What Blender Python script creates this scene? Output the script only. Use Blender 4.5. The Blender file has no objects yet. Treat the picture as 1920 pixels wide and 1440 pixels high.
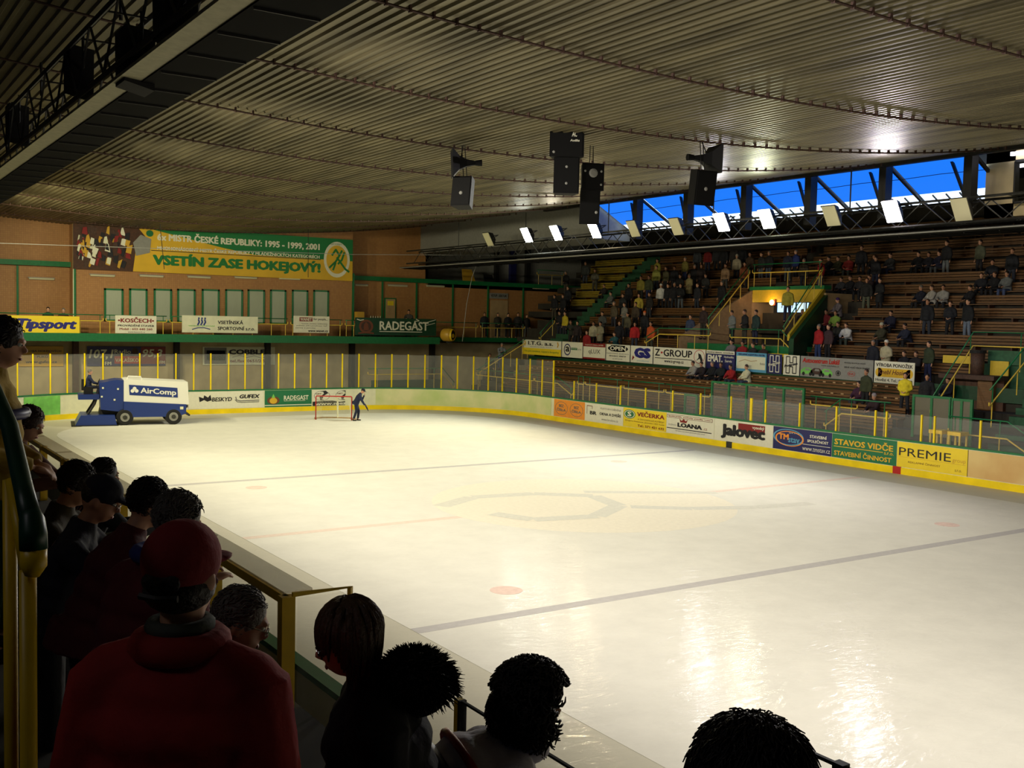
import bpy, bmesh, math, random
from mathutils import Vector, Matrix
C = bpy.context.scene.collection
SC = bpy.context.scene
random.seed(7)

# ------------------------------------------------------------------ camera
CAM = Vector((-17.975, -23.37, 5.17)); YAW, PITCH, ROLL, FPX = .589, -.059, .022, 1946.7
_f = Vector((math.sin(YAW)*math.cos(PITCH), math.cos(YAW)*math.cos(PITCH), math.sin(PITCH)))
_r0 = _f.cross(Vector((0, 0, 1))).normalized(); _u0 = _r0.cross(_f)
_r = math.cos(ROLL)*_r0 + math.sin(ROLL)*_u0; _u = -math.sin(ROLL)*_r0 + math.cos(ROLL)*_u0
cd = bpy.data.cameras.new('camera'); cam = bpy.data.objects.new('camera', cd); C.objects.link(cam)
cd.sensor_width = 36; cd.lens = FPX/1920*36; cd.clip_end = 400; cd.clip_start = .05
cam.matrix_world = Matrix(((_r.x, _u.x, -_f.x, CAM.x), (_r.y, _u.y, -_f.y, CAM.y), (_r.z, _u.z, -_f.z, CAM.z), (0, 0, 0, 1)))
SC.camera = cam

def on(axis, val, px, py):                       # surveying helper: the place where a sight line meets a plane of the building
    d = _f + _r*((px-960)/FPX) - _u*((py-720)/FPX); i = 'xyz'.index(axis)
    return CAM + d*((val-CAM[i])/d[i])
def at(dist, px, py):
    return CAM + (_f + _r*((px-960)/FPX) - _u*((py-720)/FPX))*dist

# ------------------------------------------------------------------ world, exposure
SC.view_settings.view_transform = 'Standard'; SC.view_settings.look = 'None'
SC.view_settings.gamma = 1; SC.view_settings.use_curve_mapping = False
SC.view_settings.exposure = 0.92
W = bpy.data.worlds.new('dusk'); SC.world = W; W.use_nodes = True
W.node_tree.nodes['Background'].inputs[0].default_value = (.12, .22, .5, 1)
W.node_tree.nodes['Background'].inputs[1].default_value = .006

def light(kind, name, loc, power, col, target=None, size=.3, angle=None, blend=.5):
    l = bpy.data.lights.new(name, kind); o = bpy.data.objects.new(name, l); C.objects.link(o)
    o.location = loc; l.energy = power; l.color = col
    if kind == 'SPOT': l.spot_size = math.radians(angle); l.spot_blend = blend; l.shadow_soft_size = size
    elif kind == 'AREA': l.shape = 'RECTANGLE'; l.size = size[0]; l.size_y = size[1]
    else: l.shadow_soft_size = size
    if target is not None:
        o.rotation_euler = (Vector(target)-Vector(loc)).to_track_quat('-Z', 'Y').to_euler()
    return o
NEAR_POWER, FAR_POWER = 2100, 1500
# floodlights on the truss over the near boards (out of frame or seen from behind), aimed across the ice
for i, y in enumerate((-26, -19, -12, -5, 2, 9, 16, 21, 26)):
    t = min(1, max(0, (y+12)/32))
    light('SPOT', 'near_floodlight_beam', (-12.6, y, 9.2), NEAR_POWER*(.8 if i > 6 else 1), (1, .92-.01*t, .86-.28*t), (1.5, y+1, 0) if y < 20 else (1, y+10, 2.5), .25, 118, 1)
# the six lit floodlights on the truss over the far boards
LIT = [(987, 441, (.93, 1, .86)), (1042, 437, (1, .93, .72)), (1114, 432, (1, .80, .48)), (1352, 417, (.95, .93, 1)), (1437, 411, (.95, 1, .70)), (1672, 397, (1, .90, .98))]
for px, py, c in LIT:
    p = on('x', 13.4, px, py)
    light('SPOT', 'far_floodlight_beam', (p.x-.25, p.y, p.z), FAR_POWER, c, (-5, p.y-1.5, 0), .22, 128, 1)

# ------------------------------------------------------------------ materials
def mat(name, col, rough=.6, metal=0, spec=.5, var=0, vscale=8, bump=0, bscale=40, emit=None, estr=0, alpha=1, trans=0, col2=None, stretch=None):
    m = bpy.data.materials.new(name); m.use_nodes = True; nt = m.node_tree; b = nt.nodes['Principled BSDF']
    c = (*col, 1); b.inputs['Base Color'].default_value = c; b.inputs['Roughness'].default_value = rough
    b.inputs['Metallic'].default_value = metal; b.inputs['Specular IOR Level'].default_value = spec
    if var or bump or col2:
        tc = nt.nodes.new('ShaderNodeTexCoord'); mp = nt.nodes.new('ShaderNodeMapping'); nt.links.new(tc.outputs['Object'], mp.inputs[0])
        if stretch: mp.inputs['Scale'].default_value = stretch
    if var or col2:
        n = nt.nodes.new('ShaderNodeTexNoise'); n.inputs['Scale'].default_value = vscale; n.inputs['Detail'].default_value = 5
        nt.links.new(mp.outputs[0], n.inputs[0]); rp = nt.nodes.new('ShaderNodeValToRGB'); nt.links.new(n.outputs[0], rp.inputs[0])
        lo = col2 if col2 else tuple(x*(1-var) for x in col); hi = col if col2 else tuple(min(1, x*(1+var)) for x in col)
        rp.color_ramp.elements[0].position = .35; rp.color_ramp.elements[0].color = (*lo, 1)
        rp.color_ramp.elements[1].position = .65; rp.color_ramp.elements[1].color = (*hi, 1)
        nt.links.new(rp.outputs[0], b.inputs['Base Color'])
    if bump:
        n2 = nt.nodes.new('ShaderNodeTexNoise'); n2.inputs['Scale'].default_value = bscale; n2.inputs['Detail'].default_value = 4
        nt.links.new(mp.outputs[0], n2.inputs[0]); bp = nt.nodes.new('ShaderNodeBump'); bp.inputs['Strength'].default_value = bump; bp.inputs['Distance'].default_value = .02
        nt.links.new(n2.outputs[0], bp.inputs['Height']); nt.links.new(bp.outputs[0], b.inputs['Normal'])
    if emit: b.inputs['Emission Color'].default_value = (*emit, 1); b.inputs['Emission Strength'].default_value = estr
    if trans: b.inputs['Transmission Weight'].default_value = trans
    if alpha < 1: b.inputs['Alpha'].default_value = alpha
    return m
def srgb(r, g, b): return tuple(((x/255+.055)/1.055)**2.4 if x > 10 else x/255/12.92 for x in (r, g, b))
M = {}
def col(name, r, g, b, **k):
    if name not in M: M[name] = mat(name, srgb(r, g, b), **k)
    return M[name]
col('green', 20, 110, 62, rough=.4, var=.12); col('dark_green', 12, 62, 38, rough=.4, var=.15)
col('yellow', 238, 196, 20, rough=.4, var=.06); col('rail_yellow', 222, 190, 70, rough=.4, var=.08); col('kick_yellow', 245, 215, 10, rough=.35, var=.1, vscale=1.2)
col('cream', 225, 225, 195, rough=.5, var=.05, vscale=3); col('white', 235, 235, 225, rough=.5); col('paper', 228, 226, 205, rough=.5, var=.03)
col('black', 12, 12, 14, rough=.5); col('ink', 22, 20, 26, rough=.5); col('navy', 30, 32, 92, rough=.45); col('navy_ink', 32, 34, 120, rough=.45)
col('red', 180, 30, 26, rough=.45); col('dark_red', 130, 22, 22, rough=.5); col('orange', 240, 150, 50, rough=.5, var=.05); col('blue', 24, 52, 126, rough=.35, spec=.6); col('light_blue', 90, 160, 195, rough=.5)
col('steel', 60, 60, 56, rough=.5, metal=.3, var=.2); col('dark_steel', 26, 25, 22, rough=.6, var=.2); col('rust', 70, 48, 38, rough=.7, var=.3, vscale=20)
col('wood', 106, 72, 36, rough=.5, var=.25, vscale=6, stretch=(6, .4, 6)); col('wood_dark', 70, 40, 22, rough=.6, var=.2)
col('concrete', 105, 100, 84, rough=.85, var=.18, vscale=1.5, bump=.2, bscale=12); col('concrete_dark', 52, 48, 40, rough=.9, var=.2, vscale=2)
col('plaster', 185, 168, 128, rough=.85, var=.12, vscale=1.2); col('tan', 178, 150, 108, rough=.7, var=.1, vscale=2)
col('grey', 140, 140, 134, rough=.6, var=.06); col('curtain', 170, 178, 158, rough=.7, var=.05, stretch=(14, 14, .3)); col('rubber', 16, 16, 16, rough=.8); col('chrome', 200, 200, 200, rough=.2, metal=1)
col('speaker_black', 7, 7, 7, rough=.7, spec=.2); col('green_text', 22, 120, 50, rough=.5); col('yellow_panel', 240, 212, 40, rough=.45, var=.04, vscale=2)
col('sign_green', 24, 112, 70, rough=.45, var=.05); col('banner_green', 20, 120, 60, rough=.55); col('banner_gold', 222, 178, 40, rough=.55, var=.08, vscale=.7)
col('gold', 205, 160, 50, rough=.4); col('pale_green', 120, 200, 90, rough=.5, var=.15, vscale=3); col('grey_text', 110, 110, 105, rough=.5); col('brown_text', 110, 60, 35, rough=.5)
M['glass'] = mat('plexiglass', (.9, .93, .9), .06, alpha=.05, spec=.3)
M['lamp_pale'] = mat('unlit_tube_cover', srgb(205, 200, 165), .5)
def emis(name, c, s): M[name] = mat(name, (.02, .02, .02), .5, emit=c, estr=s); return M[name]
emis('sky_blue_sheet', srgb(20, 104, 222), .78); emis('sky_white', (.62, .78, 1), 1.5); emis('tube_on', (.85, .85, 1), 6); emis('window_day', (.45, .72, 1), .9)
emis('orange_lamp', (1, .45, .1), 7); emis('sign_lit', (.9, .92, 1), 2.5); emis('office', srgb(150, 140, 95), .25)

def brick_mat(name, a, b, mortar, scale):
    m = bpy.data.materials.new(name); m.use_nodes = True; nt = m.node_tree; p = nt.nodes['Principled BSDF']
    tc = nt.nodes.new('ShaderNodeTexCoord'); sp = nt.nodes.new('ShaderNodeSeparateXYZ'); cb = nt.nodes.new('ShaderNodeCombineXYZ')
    nt.links.new(tc.outputs['Object'], sp.inputs[0]); ad = nt.nodes.new('ShaderNodeMath'); nt.links.new(sp.outputs[0], ad.inputs[0]); nt.links.new(sp.outputs[1], ad.inputs[1])
    nt.links.new(ad.outputs[0], cb.inputs[0]); nt.links.new(sp.outputs[2], cb.inputs[1])
    br = nt.nodes.new('ShaderNodeTexBrick'); nt.links.new(cb.outputs[0], br.inputs[0]); br.inputs['Scale'].default_value = scale
    br.inputs['Color1'].default_value = (*a, 1); br.inputs['Color2'].default_value = (*b, 1); br.inputs['Mortar'].default_value = (*mortar, 1)
    br.inputs['Mortar Size'].default_value = .02; br.offset = 0; br.inputs['Brick Width'].default_value = .5; br.inputs['Row Height'].default_value = .5
    nt.links.new(br.outputs[0], p.inputs['Base Color']); p.inputs['Roughness'].default_value = .55
    return m
M['tile'] = brick_mat('ochre_facing_tiles', srgb(176, 128, 76), srgb(166, 118, 70), srgb(140, 100, 60), 4.4)

def roof_mat():
    m = bpy.data.materials.new('corrugated_sheet'); m.use_nodes = True; nt = m.node_tree; p = nt.nodes['Principled BSDF']
    tc = nt.nodes.new('ShaderNodeTexCoord'); mp = nt.nodes.new('ShaderNodeMapping'); mp.inputs['Scale'].default_value = (2.2, .25, 1); nt.links.new(tc.outputs['Object'], mp.inputs[0])
    n = nt.nodes.new('ShaderNodeTexNoise'); n.inputs['Scale'].default_value = .9; n.inputs['Detail'].default_value = 8; nt.links.new(mp.outputs[0], n.inputs[0])
    r = nt.nodes.new('ShaderNodeValToRGB'); nt.links.new(n.outputs[0], r.inputs[0])
    r.color_ramp.elements[0].position = .3; r.color_ramp.elements[0].color = (*srgb(66, 60, 42), 1)
    r.color_ramp.elements[1].position = .7; r.color_ramp.elements[1].color = (*srgb(116, 108, 80), 1)
    nt.links.new(r.outputs[0], p.inputs['Base Color']); p.inputs['Roughness'].default_value = .46; p.inputs['Metallic'].default_value = .45
    return m
M['roof'] = roof_mat()

def ice_mat(name, base, rough, worn=.04, gloss=.017):
    m = bpy.data.materials.new(name); m.use_nodes = True; nt = m.node_tree; p = nt.nodes['Principled BSDF']
    tc = nt.nodes.new('ShaderNodeTexCoord')
    n = nt.nodes.new('ShaderNodeTexNoise'); n.inputs['Scale'].default_value = 1.1; n.inputs['Detail'].default_value = 9; n.inputs['Roughness'].default_value = .7
    nt.links.new(tc.outputs['Object'], n.inputs[0])
    r = nt.nodes.new('ShaderNodeValToRGB'); nt.links.new(n.outputs[0], r.inputs[0])
    r.color_ramp.elements[0].position = .3; r.color_ramp.elements[0].color = (*[c*(1-worn*2.2) for c in base], 1)
    r.color_ramp.elements[1].position = .62; r.color_ramp.elements[1].color = (*base, 1)
    nt.links.new(r.outputs[0], p.inputs['Base Color'])
    mp = nt.nodes.new('ShaderNodeMapping'); mp.inputs['Scale'].default_value = (1, 2.6, 1); mp.inputs['Rotation'].default_value = (0, 0, .5); nt.links.new(tc.outputs['Object'], mp.inputs[0])
    n2 = nt.nodes.new('ShaderNodeTexNoise'); n2.inputs['Scale'].default_value = 2.3; n2.inputs['Detail'].default_value = 6; n2.inputs['Distortion'].default_value = 1.2
    nt.links.new(mp.outputs[0], n2.inputs[0])
    bp = nt.nodes.new('ShaderNodeBump'); bp.inputs['Strength'].default_value = .35; bp.inputs['Distance'].default_value = .03; nt.links.new(n2.outputs[0], bp.inputs['Height']); nt.links.new(bp.outputs[0], p.inputs['Normal'])
    p.inputs['Roughness'].default_value = .9; p.inputs['Specular IOR Level'].default_value = 0
    gb = nt.nodes.new('ShaderNodeBsdfGlossy'); gb.inputs['Roughness'].default_value = rough; nt.links.new(bp.outputs[0], gb.inputs['Normal'])
    mx = nt.nodes.new('ShaderNodeMixShader'); mx.inputs[0].default_value = gloss; out = nt.nodes['Material Output']
    nt.links.new(p.outputs[0], mx.inputs[1]); nt.links.new(gb.outputs[0], mx.inputs[2]); nt.links.new(mx.outputs[0], out.inputs[0])
    return m
M['ice'] = ice_mat('white_painted_ice', srgb(226, 224, 208), .08); M['ice_margin'] = ice_mat('darker_margin_ice', srgb(206, 202, 180), .05, .02, .05)  # margin ice is darker and glossier than the inner sheet

# ------------------------------------------------------------------ mesh helpers
V = Vector
class MB:
    def __init__(s): s.v = []; s.f = []
    def quad(s, a, b, c, d): i = len(s.v); s.v += [Vector(a), Vector(b), Vector(c), Vector(d)]; s.f.append((i, i+1, i+2, i+3)); return s
    def hexa(s, p):                                # 8 points: bottom ring then top ring
        i = len(s.v); s.v += [Vector(q) for q in p]
        for f in ((3, 2, 1, 0), (4, 5, 6, 7), (0, 1, 5, 4), (1, 2, 6, 5), (2, 3, 7, 6), (3, 0, 4, 7)): s.f.append(tuple(i+k for k in f))
        return s
    def box(s, x0, x1, y0, y1, z0, z1):
        x0, x1 = min(x0, x1), max(x0, x1); y0, y1 = min(y0, y1), max(y0, y1); z0, z1 = min(z0, z1), max(z0, z1)
        return s.hexa([(x0, y0, z0), (x1, y0, z0), (x1, y1, z0), (x0, y1, z0), (x0, y0, z1), (x1, y0, z1), (x1, y1, z1), (x0, y1, z1)])
    def prism(s, pts, d):                          # pts: polygon (3D), d: extrusion vector
        n = len(pts); i = len(s.v); d = Vector(d); s.v += [Vector(p) for p in pts] + [Vector(p)+d for p in pts]
        s.f.append(tuple(range(i+n-1, i-1, -1))); s.f.append(tuple(range(i+n, i+2*n)))
        for k in range(n): j = (k+1) % n; s.f.append((i+k, i+j, i+n+j, i+n+k))
        return s
    def tube(s, pts, r, n=8, cap=True):
        pts = [Vector(p) for p in pts]; rs = r if isinstance(r, (list, tuple)) else [r]*len(pts); base = len(s.v); t0 = None
        for k, p in enumerate(pts):
            t = (pts[min(k+1, len(pts)-1)]-pts[max(k-1, 0)]).normalized()
            if t0 is None: a = t.orthogonal().normalized()
            else: a = (a - t*a.dot(t)); a = a.normalized() if a.length > 1e-6 else t.orthogonal().normalized()
            t0 = t; b = t.cross(a)
            for j in range(n): an = 2*math.pi*j/n; s.v.append(p + (a*math.cos(an)+b*math.sin(an))*rs[k])
        for k in range(len(pts)-1):
            for j in range(n): q = (j+1) % n; s.f.append((base+k*n+j, base+k*n+q, base+(k+1)*n+q, base+(k+1)*n+j))
        if cap: s.f.append(tuple(base+j for j in range(n-1, -1, -1))); s.f.append(tuple(base+(len(pts)-1)*n+j for j in range(n)))
        return s
    def ball(s, c, r, rot=None, u=12, v=8):
        c = Vector(c); r = Vector(r) if isinstance(r, (tuple, list, Vector)) else Vector((r, r, r)); i = len(s.v)
        for a in range(v+1):
            th = math.pi*a/v
            for b in range(u):
                ph = 2*math.pi*b/u; p = Vector((r.x*math.sin(th)*math.cos(ph), r.y*math.sin(th)*math.sin(ph), r.z*math.cos(th)))
                s.v.append(c + (rot @ p if rot else p))
        for a in range(v):
            for b in range(u): q = (b+1) % u; s.f.append((i+a*u+b, i+(a+1)*u+b, i+(a+1)*u+q, i+a*u+q))
        return s
    def cyl(s, p0, p1, r0, r1=None, n=16): return s.tube([p0, p1], [r0, r1 if r1 is not None else r0], n)
    def build(s, name, m, parent=None, smooth=False, loc=None, local=False, merge=False):
        me = bpy.data.meshes.new(name); o = bpy.data.objects.new(name, me); C.objects.link(o)
        org = Vector((0, 0, 0))
        if parent is None and s.v and not local:
            xs = [v.x for v in s.v]; ys = [v.y for v in s.v]; org = Vector(((min(xs)+max(xs))/2, (min(ys)+max(ys))/2, min(v.z for v in s.v)))
            vs = [v-org for v in s.v]; o.location = org; ROOT[o.name] = Matrix.Translation(org)
        elif parent is not None and not local:
            inv = ROOT[parent.name].inverted(); vs = [inv @ v for v in s.v]
        else: vs = s.v
        me.from_pydata([tuple(v) for v in vs], [], s.f); me.validate()
        if m is not None: me.materials.append(M[m] if isinstance(m, str) else m)
        if smooth:
            me.polygons.foreach_set('use_smooth', [True]*len(me.polygons))
        if parent is not None:
            o.parent = parent
            if o.name not in ROOT: ROOT[o.name] = ROOT.get(parent.name)
        return o
ROOT = {}
def rz(x): return 10.0 + .0045*(x+2.5)**2      # height of the sagging roof
def tag(o, label=None, cat=None, group=None, kind=None):
    if label: o['label'] = label
    if cat: o['category'] = cat
    if group: o['group'] = group
    if kind: o['kind'] = kind
    return o
def empty(name, loc, rz=0, label=None, cat=None, group=None):
    o = bpy.data.objects.new(name, None); C.objects.link(o); o.location = loc; o.rotation_euler = (0, 0, rz); o.empty_display_size = .2
    ROOT[o.name] = Matrix.Translation(Vector(loc)) @ Matrix.Rotation(rz, 4, 'Z'); return tag(o, label, cat, group)
def struct(o, label=None): o['kind'] = 'structure'; return tag(o, label)
def shift_pts(pts, d): return [Vector(p)+Vector(d) for p in pts]

# lettering: a text curve turned into thin raised mesh letters and fitted into a rectangle of a sign
def letters(txt, bold=0., shear=0.):
    cu = bpy.data.curves.new('t', 'FONT'); cu.body = txt; cu.size = 1; cu.shear = shear; cu.resolution_u = 2
    ob = bpy.data.objects.new('t', cu); me = bpy.data.meshes.new_from_object(ob)
    vs = [v.co.copy() for v in me.vertices]; fs = [tuple(p.vertices) for p in me.polygons]
    bpy.data.objects.remove(ob); bpy.data.curves.remove(cu); bpy.data.meshes.remove(me)
    if bold > .012:                                  # heavier strokes: the outlines repeated with small shifts
        n = len(vs); v0, f0 = list(vs), list(fs); vs = []; fs = []
        for i, (dx, dy) in enumerate(((-1, 0), (1, 0), (0, -.7), (0, .7), (-.7, -.5), (.7, .5), (.7, -.5), (-.7, .5))):
            vs += [Vector((v.x+dx*bold, v.y+dy*bold, .0007*i)) for v in v0]; fs += [tuple(k+n*i for k in f) for f in f0]
    return vs, fs
class Sign:
    # bl, br: bottom corners as read by a viewer; h: height; n: face normal towards the viewer
    def __init__(s, name, label, cat, bl, br, h, face, group=None, thick=.03, root=None, part='panel', frame=None):
        s.bl = Vector(bl); s.br = Vector(br); s.u = (s.br-s.bl); s.w = s.u.length; s.u.normalize(); s.h = h
        s.n = s.u.cross(Vector((0, 0, 1))).normalized(); s.v = Vector((0, 0, 1)); s.t = thick
        if root is None: root = empty(name, s.bl.lerp(s.br, .5), 0, label, cat, group)
        s.root = root; a, b = s.bl, s.br
        MB().prism([a, b, b+s.v*h, a+s.v*h], s.n*thick).build(part, face, root)
        s.k = 0
    def P(s, x, y, z=0): return s.bl + s.u*(x*s.w) + s.v*(y*s.h) + s.n*(s.t+.004+z)
    def text(s, t, x0, y0, x1, y1, m='ink', bold=.02, shear=0., slant=0., name='lettering', z=.003):
        vs, fs = letters(t, bold, shear)
        if not vs: return
        a = min(v.x for v in vs); b = max(v.x for v in vs); c = min(v.y for v in vs); d = max(v.y for v in vs)
        s.k += 1; q = MB(); q.v = [s.P(x0+(v.x-a)/(b-a)*(x1-x0), y0+(v.y-c)/max(d-c, 1e-4)*(y1-y0)+slant*(v.x-a)/(b-a), z+v.z) for v in vs]; q.f = fs
        return q.build(name, m, s.root)
    def rect(s, x0, y0, x1, y1, m, z=0, name='colour_field'):
        return MB().prism([s.P(x0, y0, z-.003), s.P(x1, y0, z-.003), s.P(x1, y1, z-.003), s.P(x0, y1, z-.003)], s.n*.003).build(name, m, s.root)
    def poly(s, pts, m, z=.001, name='emblem'):
        return MB().prism([s.P(x, y, z-.002) for x, y in pts], s.n*.003).build(name, m, s.root)
    def oval(s, cx, cy, rx, ry, m, z=.001, ring=0, name='emblem'):
        q = MB(); n = 28; i = 0
        o = [s.P(cx+rx*math.cos(2*math.pi*k/n), cy+ry*math.sin(2*math.pi*k/n), z) for k in range(n)]
        if ring:
            inn = [s.P(cx+rx*(1-ring)*math.cos(2*math.pi*k/n), cy+ry*(1-ring)*math.sin(2*math.pi*k/n), z) for k in range(n)]
            q.v = o+inn; q.f = [(k, (k+1) % n, n+(k+1) % n, n+k) for k in range(n)]
        else: q.v = o; q.f = [tuple(range(n))]
        return q.build(name, m, s.root)
    def stroke(s, pts, w, m, z=.002, name='emblem'):
        q = MB(); P = [Vector((x*s.w, y*s.h)) for x, y in pts]
        for k in range(len(P)-1):
            d = (P[k+1]-P[k]).normalized(); nn = Vector((-d.y, d.x))*w/2; a = [P[k]-nn-d*w*.2, P[k+1]-nn+d*w*.2, P[k+1]+nn+d*w*.2, P[k]+nn-d*w*.2]
            i = len(q.v); q.v += [s.P(p.x/s.w, p.y/s.h, z+.0006*k) for p in a]; q.f.append((i, i+1, i+2, i+3))
        return q.build(name, m, s.root)

def project(P):
    d = Vector(P)-CAM; z = d.dot(_f); return 960+FPX*d.dot(_r)/z, 720-FPX*d.dot(_u)/z

# ------------------------------------------------------------------ ice
XL, XR, YT, RC = -13.4, 14.55, 31.0, 8.0
def outline(x0, x1, y0, y1, r, n=10):
    o = []
    for cx, cy, a in ((x1-r, y0+r, -90), (x1-r, y1-r, 0), (x0+r, y1-r, 90), (x0+r, y0+r, 180)):
        for k in range(n+1): t = math.radians(a+90*k/n); o.append((cx+r*math.cos(t), cy+r*math.sin(t)))
    return o
def flat(pts, z, th=.02): return MB().prism([(x, y, z-th) for x, y in pts], (0, 0, th))
ice0 = struct(flat(outline(XL, XR, -YT, YT, RC), 0).build('floor_ice_margin', 'ice_margin'), 'darker glossy band of ice along the boards')
ice = struct(flat(outline(-9.8, 12.45, -28.6, 28.6, 6.2), .006, .004).build('floor_ice', 'ice'), 'large white ice surface of the rink')
col('line_blue', 190, 187, 180, rough=.95, spec=0, var=.04); col('line_red', 222, 206, 188, rough=.95, spec=0, var=.04); col('spot', 224, 200, 184, rough=.95, spec=0, var=.06); col('logo_gold', 228, 222, 200, rough=.95, spec=0, var=.03); col('logo_grey', 212, 210, 194, rough=.95, spec=0, var=.04)
def onice(mb, name, m): return mb.build(name, m, ice)
for y in (-8.37, 8.37): onice(MB().box(-9.8, 12.45, y-.15, y+.15, .0062, .0075), 'blue_line', 'line_blue')
onice(MB().box(-9.8, 12.45, -.14, .14, .0062, .007), 'centre_line', 'line_red')
for x, y in ((-7, -6.9), (-7, 6.9), (7.2, -6.9), (7.2, 6.9), (.4, -20), (7.2, -20)):
    onice(MB().cyl((x, y, .0062), (x, y, .009), .32, n=24), 'face_off_spot', 'spot')
lg = (.45, .35)
onice(MB().cyl((*lg, .0062), (*lg, .0071), 4.4, n=48), 'centre_emblem', 'logo_gold')
def icestroke(pts, w, m='logo_grey', z=.0075):
    q = MB(); P = [Vector((*p, z)) for p in pts]
    for k in range(len(P)-1):
        d = (P[k+1]-P[k]).normalized(); n = Vector((-d.y, d.x, 0))*w/2; zz = V((0, 0, .0003*k)); q.quad(P[k]-n+zz, P[k+1]-n+zz, P[k+1]+n+zz, P[k]+n+zz)
    onice(q, 'emblem_stroke', m)
icestroke([(-3.6, 1.6), (-2, 2.5), (0, 2.2), (1.4, 1.1), (1.0, -.6), (-.6, -1.6), (-2.4, -1.2), (-2.9, 0)], .55)
icestroke([(1.2, -.9), (2.6, -1.9), (4.4, -2.6), (6.5, -2.9)], .5); icestroke([(1.6, 1.8), (3.4, .8), (5.3, -.2)], .45)
onice(MB().tube([(.4+4.5*math.cos(a/24*math.pi), -20+4.5*math.sin(a/24*math.pi), .0065) for a in range(25)], .02, 4), 'face_off_circle', 'spot')

# ------------------------------------------------------------------ boards round the ice
BH = 1.22
def path_pts(d=0): return outline(XL-d, XR+d, -YT-d, YT+d, RC+d, 14)
def band(d0, d1, z0, z1):
    a, b = path_pts(d0), path_pts(d1); n = len(a); q = MB()
    q.v = [Vector((*p, z0)) for p in a]+[Vector((*p, z0)) for p in b]+[Vector((*p, z1)) for p in a]+[Vector((*p, z1)) for p in b]
    for k in range(n):
        j = (k+1) % n; q.f += [(k, j, 2*n+j, 2*n+k), (n+j, n+k, 3*n+k, 3*n+j), (2*n+k, 2*n+j, 3*n+j, 3*n+k), (j, k, n+k, n+j)]
    return q
barrier = empty('rink_boards', (XR+.05, 0, 0), 0, 'cream dasher boards with green cap rail and yellow kick plate enclosing the ice', 'rink boards')
band(0, .12, .0, BH-.02).build('board_wall', 'cream', barrier)
band(-.025, 0, .0, .25).build('kick_plate', 'kick_yellow', barrier)
band(-.02, .15, BH-.02, BH+.05).build('cap_rail', 'green', barrier)
for y, m in ((8.37, 'steel'), (0, 'red')):
    MB().box(XR-.03, XR+.0, y-.17, y+.17, .0, .27).build('line_mark', m, barrier)
far = [Vector((*p, 0)) for p in path_pts(.06)]
seg = []                                       # far half of the outline, densely sampled from right-near round to left
pp = path_pts(.06); dense = []
for k in range(len(pp)-1):
    for t in range(40): dense.append(Vector((pp[k][0]+(pp[k+1][0]-pp[k][0])*t/40, pp[k][1]+(pp[k+1][1]-pp[k][1])*t/40, BH)))
dense = [p for p in dense if (p.x > 12 or p.y > 20) and p.y > -6 and not (p.x < -12.5)]
# long straights need finer sampling
ext = [Vector((XR+.06, -6+.02*k, BH)) for k in range(1500)] + [Vector((6.5-.02*k, YT+.06, BH)) for k in range(620)]
dense += [p for p in ext if p.y < YT-RC or p.x < 6.5]
dp = [(project(p)[0], p) for p in dense]
def path_at(px): return min(dp, key=lambda a: abs(a[0]-px))[1]
tall = [33, 62, 94, 126, 159, 193, 228, 262, 296, 330, 363, 395, 428, 459, 491, 522, 552, 582, 612, 641, 672, 703, 734, 765, 796, 827, 857, 887, 915, 942, 968, 993, 1016, 1037]
low = [1076, 1118, 1163, 1210, 1261, 1313, 1370, 1408, 1435, 1499, 1567, 1640, 1661, 1727, 1751, 1837, 1935]
pr = None
for px in tall+low:
    p = path_at(px); h = 3.2 if px < 1040 else 2.22; w = .032 if px != 1408 else .06
    MB().box(p.x-.03, p.x+.03, p.y-w, p.y+w, BH+.05, h).build('glass_post', 'kick_yellow', barrier)
    if pr is not None:
        hh = 3.16 if px <= 1040 else 2.18; a, b = Vector((pr.x, pr.y, BH+.05)), Vector((p.x, p.y, BH+.05)); d = (b-a).normalized(); n = Vector((-d.y, d.x, 0))*.006
        MB().prism([a+d*.05-n, b-d*.05-n, b-d*.05-n+Vector((0, 0, hh-BH-.05)), a+d*.05-n+Vector((0, 0, hh-BH-.05))], n*2).build('glass_pane', 'glass', barrier)
    pr = p
# tall end glass starting on the near side
nx = XL-.06
for y in (-19.86, -21.1, -22.3): MB().box(nx-.03, nx+.03, y-.035, y+.035, BH+.05, 2.86).build('glass_post', 'dark_steel', barrier)
for y0, y1 in ((-19.0, -19.83), (-19.89, -21.06), (-21.14, -22.26)):
    MB().box(nx-.006, nx+.006, y0, y1, BH+.05, 2.84).build('glass_pane', 'glass', barrier)
    MB().box(nx-.012, nx+.012, y0, y1, 2.83, 2.85).build('glass_edge', 'dark_steel', barrier)

# advertisements on the boards. side boards face the ice; text drawn in raised letters
def side_ad(px0, px1, yc0, yc1, label, face):
    y0, y1 = on('x', XR, px0, yc0).y, on('x', XR, px1, yc1).y
    return Sign('advertising_board', label, 'advertisement', (XR-.002, y0-.01, .27), (XR-.002, y1+.01, .27), BH-.31, face, thick=.012)
s = side_ad(1039, 1097, 760, 765, 'orange advertising board with two round emblems on the far side boards', 'orange')
for cx in (.25, .74):
    s.oval(cx, .5, .21, .38, 'grey_text', ring=.06); s.text('BEZ', cx-.08, .56, cx+.08, .72, 'grey_text', .03); s.text('ČÍSLA', cx-.15, .33, cx+.15, .52, 'grey_text', .04)
s = side_ad(1097, 1169, 765, 778, 'white board advertising windows and doors, BR in black letters', 'paper')
s.text('BR', .14, .38, .32, .58, 'ink', .05); s.stroke([(.06, .4), (.06, .85), (.2, .85), (.2, .7)], .035, 'brown_text'); s.text('PLASTOVÁ A DŘEVĚNÁ', .42, .74, .95, .87, 'grey_text', .01)
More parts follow.
